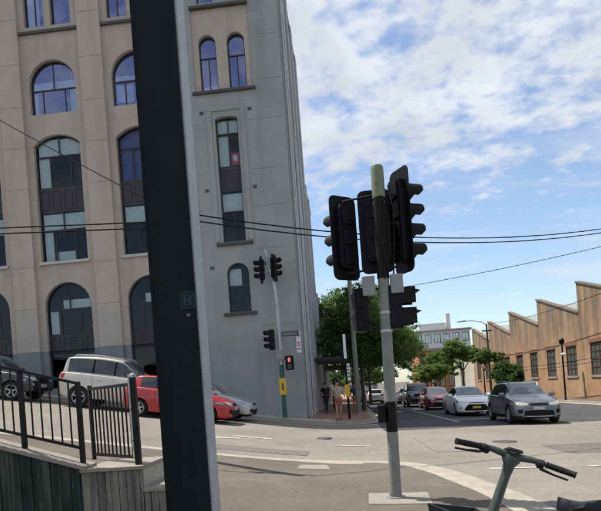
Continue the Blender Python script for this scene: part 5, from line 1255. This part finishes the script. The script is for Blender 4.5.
def face(sp, kind):
    """lamps, grille, intakes and plates for the front and the tail"""
    L, W, H = sp['L'], sp['W'], sp['H']; w = W / 2; k = H / 1.5; P = []
    if kind in ('stonic', 'hatch'):
        P += [('front', 'headlight', [(w * .40, .735 * k), (w * .62, .765 * k), (w * .86, .80 * k)], [(w * .42, .66 * k), (w * .62, .645 * k), (w * .84, .68 * k)], 'headlamp_lit' if kind == 'stonic' else 'headlamp', True, .006),
              ('front', 'grille', [(-w * .36, .725 * k), (0, .735 * k), (w * .36, .725 * k)], [(-w * .36, .66 * k), (0, .655 * k), (w * .36, .66 * k)], 'car_black_trim', False, .010),
              ('front', 'intake', [(-w * .55, .47 * k), (0, .50 * k), (w * .55, .47 * k)], [(-w * .60, .31 * k), (0, .29 * k), (w * .60, .31 * k)], 'car_black_trim', False, .006),
              ('front', 'skid_strip', [(-w * .5, .285 * k), (w * .5, .285 * k)], [(-w * .48, .245 * k), (w * .48, .245 * k)], 'rim' if kind == 'stonic' else 'car_black_trim', False, .012),
              ('front', 'fog_light', [(w * .64, .50 * k), (w * .80, .53 * k)], [(w * .66, .37 * k), (w * .82, .40 * k)], 'car_black_trim', True, .008),
              ('front', 'number_plate', [(-.19, .60 * k), (.19, .60 * k)], [(-.19, .50 * k), (.19, .50 * k)], 'plate_white', False, .02),
              ('front', 'badge', [(-.055, .80 * k), (.055, .80 * k)], [(-.055, .765 * k), (.055, .765 * k)], 'chrome', False, .006)]
    if kind == 'sedan':
        P += [('front', 'headlight', [(w * .46, .70 * k), (w * .66, .735 * k), (w * .90, .78 * k)], [(w * .50, .655 * k), (w * .68, .655 * k), (w * .88, .69 * k)], 'headlamp_lit', True, .006),
              ('front', 'grille', [(-w * .40, .69 * k), (0, .70 * k), (w * .40, .69 * k)], [(-w * .40, .655 * k), (0, .655 * k), (w * .40, .655 * k)], 'car_black_trim', False, .008),
              ('front', 'intake', [(-w * .42, .60 * k), (0, .61 * k), (w * .42, .60 * k)], [(-w * .72, .29 * k), (0, .28 * k), (w * .72, .29 * k)], 'car_black_trim', False, .006),
              ('front', 'number_plate', [(-.19, .50 * k), (.19, .50 * k)], [(-.19, .39 * k), (.19, .39 * k)], 'plate_yellow', False, .022),
              ('front', 'fog_light', [(w * .78, .46 * k), (w * .84, .47 * k)], [(w * .78, .36 * k), (w * .84, .37 * k)], 'headlamp', True, .008)]
    if kind == 'suv':
        P += [('front', 'headlight', [(w * .50, .92 * k * .9), (w * .88, .93 * k * .9)], [(w * .50, .78 * k * .9), (w * .86, .79 * k * .9)], 'headlamp', True, .008),
              ('front', 'grille', [(-w * .45, .92 * k * .9), (w * .45, .92 * k * .9)], [(-w * .45, .72 * k * .9), (w * .45, .72 * k * .9)], 'car_black_trim', False, .01),
              ('front', 'intake', [(-w * .7, .5 * k), (w * .7, .5 * k)], [(-w * .7, .36 * k), (w * .7, .36 * k)], 'car_black_trim', False, .01),
              ('front', 'number_plate', [(-.19, .60 * k), (.19, .60 * k)], [(-.19, .49 * k), (.19, .49 * k)], 'plate_white', False, .02)]
    P += [('rear', 'tail_light', [(w * .58, .98 * k), (w * .90, .98 * k)], [(w * .58, .80 * k), (w * .92, .80 * k)], 'tail_red', True, .008), ('rear', 'number_plate', [(-.19, .72 * k), (.19, .72 * k)], [(-.19, .61 * k), (.19, .61 * k)], 'plate_white', False, .015),
          ('left', 'tail_light', [(-L / 2 + .10, .97 * k), (-L / 2 + .26, .96 * k)], [(-L / 2 + .09, .79 * k), (-L / 2 + .22, .80 * k)], 'tail_red', True, .006)]
    if kind != 'sedan' or True:
        P += [('left', 'headlight', [(L / 2 - .62, .775 * k), (L / 2 - .30, .75 * k)], [(L / 2 - .52, .70 * k), (L / 2 - .26, .68 * k)], 'headlamp', True, .006)]
    sp['patches'] = P; return sp
def sedan_spec(L, W, H, paint_, wr=.32, **kw):
    h = L / 2; k = H / 1.44; A1, A2 = h - .92, -h + 1.02; c = h - 1.38; wt = c - .86; rt = -h + 1.35; rb = -h + .62
    sp = dict(L=L, W=W, H=H, wr=wr, axles=[A2, A1], paint=paint_, cowl=round(c, 3), ws_top=round(wt, 3), rw_top=round(rt, 3), rw_bot=round(rb, 3), roofhw=W / 2 * .64,
        top=[(-h, .84 * k), (-h + .06, .97 * k), (-h + .14, 1.02 * k), (-h + .5, 1.04 * k), (rb + .06, 1.07 * k), (rb + .4, 1.24 * k), (rt, 1.385 * k), (rt + .6, 1.43 * k), (wt - .45, H), (wt, 1.39 * k), (wt + .4, 1.21 * k), (c - .05, 1.0 * k), (c + .08, .95 * k), (h - .6, .87 * k), (h - .2, .76 * k), (h - .06, .68 * k), (h, .56 * k)],
        belt=[(-h, .78 * k), (-h + .15, .94 * k), (-h + .6, .96 * k), (0, .92 * k), (c, .90 * k), (h - .5, .78 * k), (h - .15, .66 * k), (h, .53 * k)],
        low=[(-h, .34), (-h + .15, .26), (-h + .4, .19), (h - .4, .19), (h, .23)], plan=plan_tab(L, W, .70, .74),
        side_win=[(round(rt - .28, 3), round(A2 + .52, 3)), (round(A2 + .58, 3), round(A2 + 1.30, 3)), (round(A2 + 1.38, 3), round(wt + .55, 3))],
        doors=[(A2 + 1.34, .26, .91 * k), (A2 + .50, .55, .91 * k), (wt + .6, .28, .86 * k)], handles=[(A2 + 1.62, .79 * k), (A2 + .78, .81 * k)], mirror=(wt + .52, .98 * k), antenna=True)
    sp.update(kw); return sp
def suv_spec(L, W, H, paint_, wr=.38, **kw):
    h = L / 2; k = H / 1.85; A1, A2 = h - .80, -h + .86; c = h - 1.28; wt = c - .62; rt = -h + .22; rb = -h + .10
    sp = dict(L=L, W=W, H=H, wr=wr, axles=[A2, A1], paint=paint_, cowl=round(c, 3), ws_top=round(wt, 3), rw_top=round(rt, 3), rw_bot=round(rb, 3), roofhw=W / 2 * .76,
        top=[(-h, 1.0 * k), (-h + .05, 1.16 * k), (-h + .10, 1.22 * k), (-h + .18, 1.52 * k), (-h + .26, 1.74 * k), (-h + .5, 1.80 * k), (-h + 1.4, H), (wt - .3, 1.82 * k), (wt, 1.77 * k), (wt + .3, 1.54 * k), (c - .04, 1.24 * k), (c + .06, 1.17 * k), (h - .5, 1.11 * k), (h - .16, 1.03 * k), (h - .05, .92 * k), (h, .78 * k)],
        belt=[(-h, .98 * k), (-h + .1, 1.16 * k), (-h + .5, 1.18 * k), (0, 1.15 * k), (c, 1.12 * k), (h - .5, 1.03 * k), (h - .12, .90 * k), (h, .74 * k)],
        low=[(-h, .48), (-h + .15, .42), (-h + .4, .36), (h - .4, .36), (h - .1, .40), (h, .42)], plan=plan_tab(L, W, .80, .86),
        side_win=[(round(rt + .12, 3), round(A2 + .42, 3)), (round(A2 + .50, 3), round(A2 + 1.25, 3)), (round(A2 + 1.33, 3), round(wt + .40, 3))],
        doors=[(A2 + 1.29, .42, 1.13 * k), (A2 + .50, .75, 1.13 * k), (wt + .5, .45, 1.08 * k)], handles=[(A2 + 1.58, 1.0 * k), (A2 + .75, 1.02 * k)], mirror=(wt + .42, 1.22 * k))
    sp.update(kw); return sp
kia = make_car('hatchback', 'grey compact crossover with roof rails and lit headlights crossing the intersection', face(hatch_spec(4.14, 1.76, 1.52, 'p_grey', wr=.325, clad=True, nose=1.0, rails=(-1.45, .35), rail_black=False), 'stonic')); put(kia, 6.62, 23.3, -90)
wht = make_car('sedan', 'white sedan with black lower grille and yellow number plate in the queue', face(sedan_spec(4.6, 1.78, 1.44, 'p_white'), 'sedan')); put(wht, 5.95, 30.4, -90)
mar = make_car('hatchback', 'dark red car waiting behind the white sedan', face(hatch_spec(4.2, 1.75, 1.47, 'p_maroon'), 'hatch')); put(mar, 5.75, 39.6, -90)
blk = make_car('four_wheel_drive', 'black four wheel drive at the back of the queue behind the dark red car', face(suv_spec(4.6, 1.85, 1.85, 'p_black', rails=(-1.8, .1), rail_black=True), 'suv')); put(blk, 5.35, 47.0, -90)
f1 = make_car('hatchback', 'pale blue white small car parked at the far left kerb', face(hatch_spec(3.9, 1.7, 1.48, 'p_white'), 'hatch')); put(f1, 2.75, 61, 90)
f2 = make_car('sedan', 'dark blue sedan far down the side street by the left kerb', face(sedan_spec(4.5, 1.78, 1.44, 'p_navy'), 'sedan')); put(f2, 2.4, 70, 90)
f3 = make_car('hatchback', 'silver car far off in the queue under the low tree', face(hatch_spec(4.0, 1.72, 1.5, 'p_silver'), 'hatch')); put(f3, 5.6, 57, -90)
red = make_car('hatchback', 'bright red small hatchback driving downhill past the steps', face(hatch_spec(3.85, 1.69, 1.47, 'p_red', wr=.30), 'hatch')); put(red, -5.95, 20.6, 0)
suv = make_car('station_wagon', 'cream four wheel drive wagon with roof rails parked below the arched windows', face(suv_spec(4.3, 1.84, 1.95, 'p_cream', rails=(-1.7, .3), rim='rim'), 'suv')); put(suv, -8.75, 22.1, 0)
sil = make_car('hatchback', 'silver small car with black bumper parked at the grey corner wall', face(hatch_spec(3.7, 1.68, 1.46, 'p_silver', clad=True), 'hatch')); put(sil, -5.5, 22.6, 0)
bsu = make_car('station_wagon', 'black wagon with roof racks parked uphill behind the cream one', face(suv_spec(4.6, 1.85, 1.72, 'p_black', wr=.36, rails=(-1.8, .2), rail_black=True), 'suv')); put(bsu, -14.2, 22.3, 0)

# ---------------------------------------------------------------- share bicycle beside the camera
def bicycle():
    o = empty('bicycle', label='grey electric share bicycle with black grips and saddle standing on the footpath', cat='bicycle')
    # local: x forward, y left, z up; rear axle at x=-.55, front axle at .55
    def wheel(parent, x, nm):
        M = MB(); r_ = .33
        prof = [(r_ - .035 + .024 * math.cos(t), .022 * math.sin(t)) for t in np.linspace(0, 2 * math.pi, 13)]
        M.lathe(prof, 40, 'Y'); w_ = M.build(nm, 'rubber', parent, smooth=True); w_.location = (x, 0, r_)
        M = MB(); M.lathe([(r_ - .05, -.012), (r_ - .07, -.012), (r_ - .07, .012), (r_ - .05, .012)], 40, 'Y'); M.lathe([(0, -.04), (.03, -.04), (.03, .04), (0, .04)], 16, 'Y')
        for k in range(18):
            a = 2 * math.pi * k / 18; s = .03 if k % 2 else -.03
            M.tube([(.025 * math.cos(a), s, .025 * math.sin(a)), ((r_ - .06) * math.cos(a + .25), 0, (r_ - .06) * math.sin(a + .25))], .0018, 4)
        M.build('rim', 'bike_silver', w_); return w_
    wheel(o, -.56, 'wheel')
    def fender(parent, x, a0, a1, nm):
        M = MB(); rows = []
        for t in np.linspace(R(a0), R(a1), 18):
            rows.append([(x + (.365 - .012 * abs(s) / .035) * math.cos(t), s, .33 + (.365 - .012 * abs(s) / .035) * math.sin(t)) for s in (-.04, -.02, 0, .02, .04)])
        M.quad_grid(rows); f = M.build(nm, 'bike_dark', parent, smooth=True); f.modifiers.new('t', 'SOLIDIFY').thickness = .006
    fender(o, -.56, 20, 190, 'mudguard')
    M = MB(); M.tube([(.30, 0, .70), (.16, 0, .42), (-.02, 0, .33), (-.15, 0, .36)], [.05, .055, .055, .05], 14); M.tube([(-.12, 0, .30), (-.19, 0, .52), (-.235, 0, .66)], .036, 14)
    for s in (.05, -.05): M.tube([(-.12, s * .6, .31), (-.56, s * 1.3, .33)], .014, 8); M.tube([(-.21, s * .5, .58), (-.56, s * 1.3, .33)], .012, 8)
    M.build('frame', 'bike_grey', o, smooth=True)
    M = MB(); M.tube([(-.235, 0, .6), (-.27, 0, .85)], .016, 10); M.build('seat_post', 'bike_silver', o, smooth=True)
    # saddle: wide rear, narrow nose
    M = MB(); rows = []
    for i, t in enumerate(np.linspace(0, 1, 16)):
        x = -.45 + .31 * t; w_ = .125 * (1 - sstep(.25, .8, t)) + .03 * sstep(.25, .8, t); w_ *= math.sin(min(1, (t + .02) * 6) * math.pi / 2) * math.sin(min(1, (1.02 - t) * 8) * math.pi / 2)
        zt = .918 + .03 * (1 - t) ** 2 - .012 * math.sin(math.pi * t); rows.append([(x, w_ * c, zt - .075 * (1 - s_)) for c, s_ in ((-.55, 0.05), (-.92, .12), (-1, .40), (-.88, .72), (-.5, .95), (0, 1.0), (.5, .95), (.88, .72), (1, .40), (.92, .12), (.55, .05), (0, .0), (-.55, .05))])
    M.quad_grid(rows); M.build('saddle', 'saddle_black', o, smooth=True)
    M = MB()
    for s in (.03, -.03): M.tube([(-.36, s, .875), (-.28, s * .8, .845), (-.2, s * .5, .87)], .006, 6)
    M.build('saddle_rail', 'bike_silver', o)
    # cranks and pedals, kickstand
    M = MB(); M.lathe([(0, .05), (.085, .05), (.085, .056), (0, .056)], 24, 'Y', (-.1, 0, .30)); M.tube([(-.1, .07, .30), (.03, .08, .21)], .012, 6); M.tube([(-.1, -.07, .30), (-.23, -.08, .39)], .012, 6); M.build('crank', 'bike_silver', o)
    for (x, y, z) in ((.03, .13, .21), (-.23, -.13, .39)): M = MB(); M.box(x - .045, x + .045, y - .045, y + .045, z - .012, z + .012); M.build('pedal', 'rubber', o, bevel=.004)
    M = MB(); M.tube([(-.35, .06, .32), (-.36, .22, .015)], .011, 8); M.build('kickstand', 'bike_silver', o, smooth=True)
    M = MB(); M.box(-.62, -.5, -.01, .01, .55, .62); M.build('tail_light', 'tail_red', o)
    # steering assembly, turned
    st = empty('steering'); 
    axis0 = Vector((.36, 0, .70)); ax_dir = Vector((-.30, 0, .95)).normalized()
    st.parent = o
    rot = Matrix.Translation(axis0) @ Matrix.Rotation(R(STEER), 4, ax_dir) @ Matrix.Translation(-axis0)
    parts = []
    M = MB(); base = Vector((.36, 0, .64)); tp = base + ax_dir * .50
    def ringq(c, a, b):   # oval section stem
        return [tuple(c + Vector((0, 1, 0)) * b * math.sin(t) + Vector((.95, 0, .30)) * a * math.cos(t)) for t in np.linspace(0, 2 * math.pi, 17)]
    M.quad_grid([ringq(base, .046, .032), ringq(base + ax_dir * .15, .046, .029), ringq(base + ax_dir * .36, .040, .026), ringq(base + ax_dir * .43, .042, .034), ringq(base + ax_dir * .465, .05, .055), ringq(base + ax_dir * .495, .04, .05), ringq(base + ax_dir * .50, .001, .001)])
    parts.append(M.build('stem', 'bike_grey', st, smooth=True))
    M = MB(); c = base + ax_dir * .485
    for s in (1, -1): M.tube([c + Vector((0, 0, .0)), c + Vector((-.005, s * .12, .012)), c + Vector((-.03, s * .2, .004))], [.024, .019, .0135], 12)
    parts.append(M.build('handlebar', 'bike_grey', st, smooth=True))
    M = MB(); M.hexa([tuple(c + Vector(v)) for v in ((-.055, -.05, .028), (.045, -.05, .03), (.045, .05, .03), (-.055, .05, .028), (-.045, -.04, .046), (.035, -.04, .044), (.035, .04, .044), (-.045, .04, .046))]); parts.append(M.build('display', 'bike_dark', st, bevel=.006))
    for s in (1, -1):
        M = MB(); a, b = c + Vector((-.028, s * .19, .005)), c + Vector((-.085, s * .345, -.012))
        M.tube([a, a.lerp(b, .03), a.lerp(b, .05), a.lerp(b, .5), a.lerp(b, .93), a.lerp(b, .96), b], [.019, .022, .0175, .0185, .0175, .0205, .019], 14); parts.append(M.build('grip', 'rubber', st, smooth=True))
        M = MB(); M.tube([c + Vector((.0, s * .15, -.004)), c + Vector((.035, s * .19, -.022)), c + Vector((.025, s * .26, -.035)), c + Vector((-.02, s * .33, -.045))], [.012, .010, .007, .007], 8); parts.append(M.build('brake_lever', 'bike_dark', st, smooth=True))
        M = MB(); M.tube([c + Vector((-.01, s * .145, .0)), c + Vector((-.022, s * .18, .002))], .027, 12); parts.append(M.build('clamp', 'bike_dark', st, smooth=True))
    M = MB()
    M.tube([tuple(base + ax_dir * .05), (.37, 0, .60)], .03, 10)
    for s in (1, -1): M.tube([(.385, 0, .60), (.40, s * .055, .58), (.47, s * .055, .45), (.56, s * .055, .33)], .016, 8)
    parts.append(M.build('fork', 'bike_dark', st, smooth=True))
    w_ = wheel(st, .56, 'wheel'); fender(st, .56, 0, 175, 'mudguard')
    st.matrix_local = rot
    # moulded front basket carried by the frame
    M = MB(); z0, z1 = .555, .71
    rim = [(.44, -.15), (.72, -.19), (.72, .19), (.44, .15)]; bot = [(.47, -.11), (.68, -.14), (.68, .14), (.47, .11)]
    def wall(a, b, c_, d_): M.quad_grid([[a, b], [d_, c_]])
    for i in range(4):
        j = (i + 1) % 4; wall((*bot[i], z0), (*bot[j], z0), (*rim[j], z1 + (.03 if rim[j][0] > .6 else 0)), (*rim[i], z1 + (.03 if rim[i][0] > .6 else 0)))
    M.quad_grid([[(*bot[0], z0), (*bot[1], z0)], [(*bot[3], z0), (*bot[2], z0)]])
    bk = M.build('basket', 'bike_dark', o); m = bk.modifiers.new('t', 'SOLIDIFY'); m.thickness = .018; m.offset = 0
    M = MB(); M.box(.36, .50, -.018, .018, .535, .56); M.build('basket_bracket', 'bike_silver', o)
    M = MB(); M.box(.425, .437, -.06, .06, .64, .70); M.build('sticker', 'box_grey', bk)
    return o
STEER = -30
bike = bicycle()
BX, BY, BH, LEAN = .825, 3.25, 118.0, 13.0
bike.matrix_world = Matrix.Translation((BX, BY, g(BX, BY) + .052)) @ Matrix.Rotation(R(BH), 4, 'Z') @ Matrix.Rotation(R(LEAN), 4, 'X')
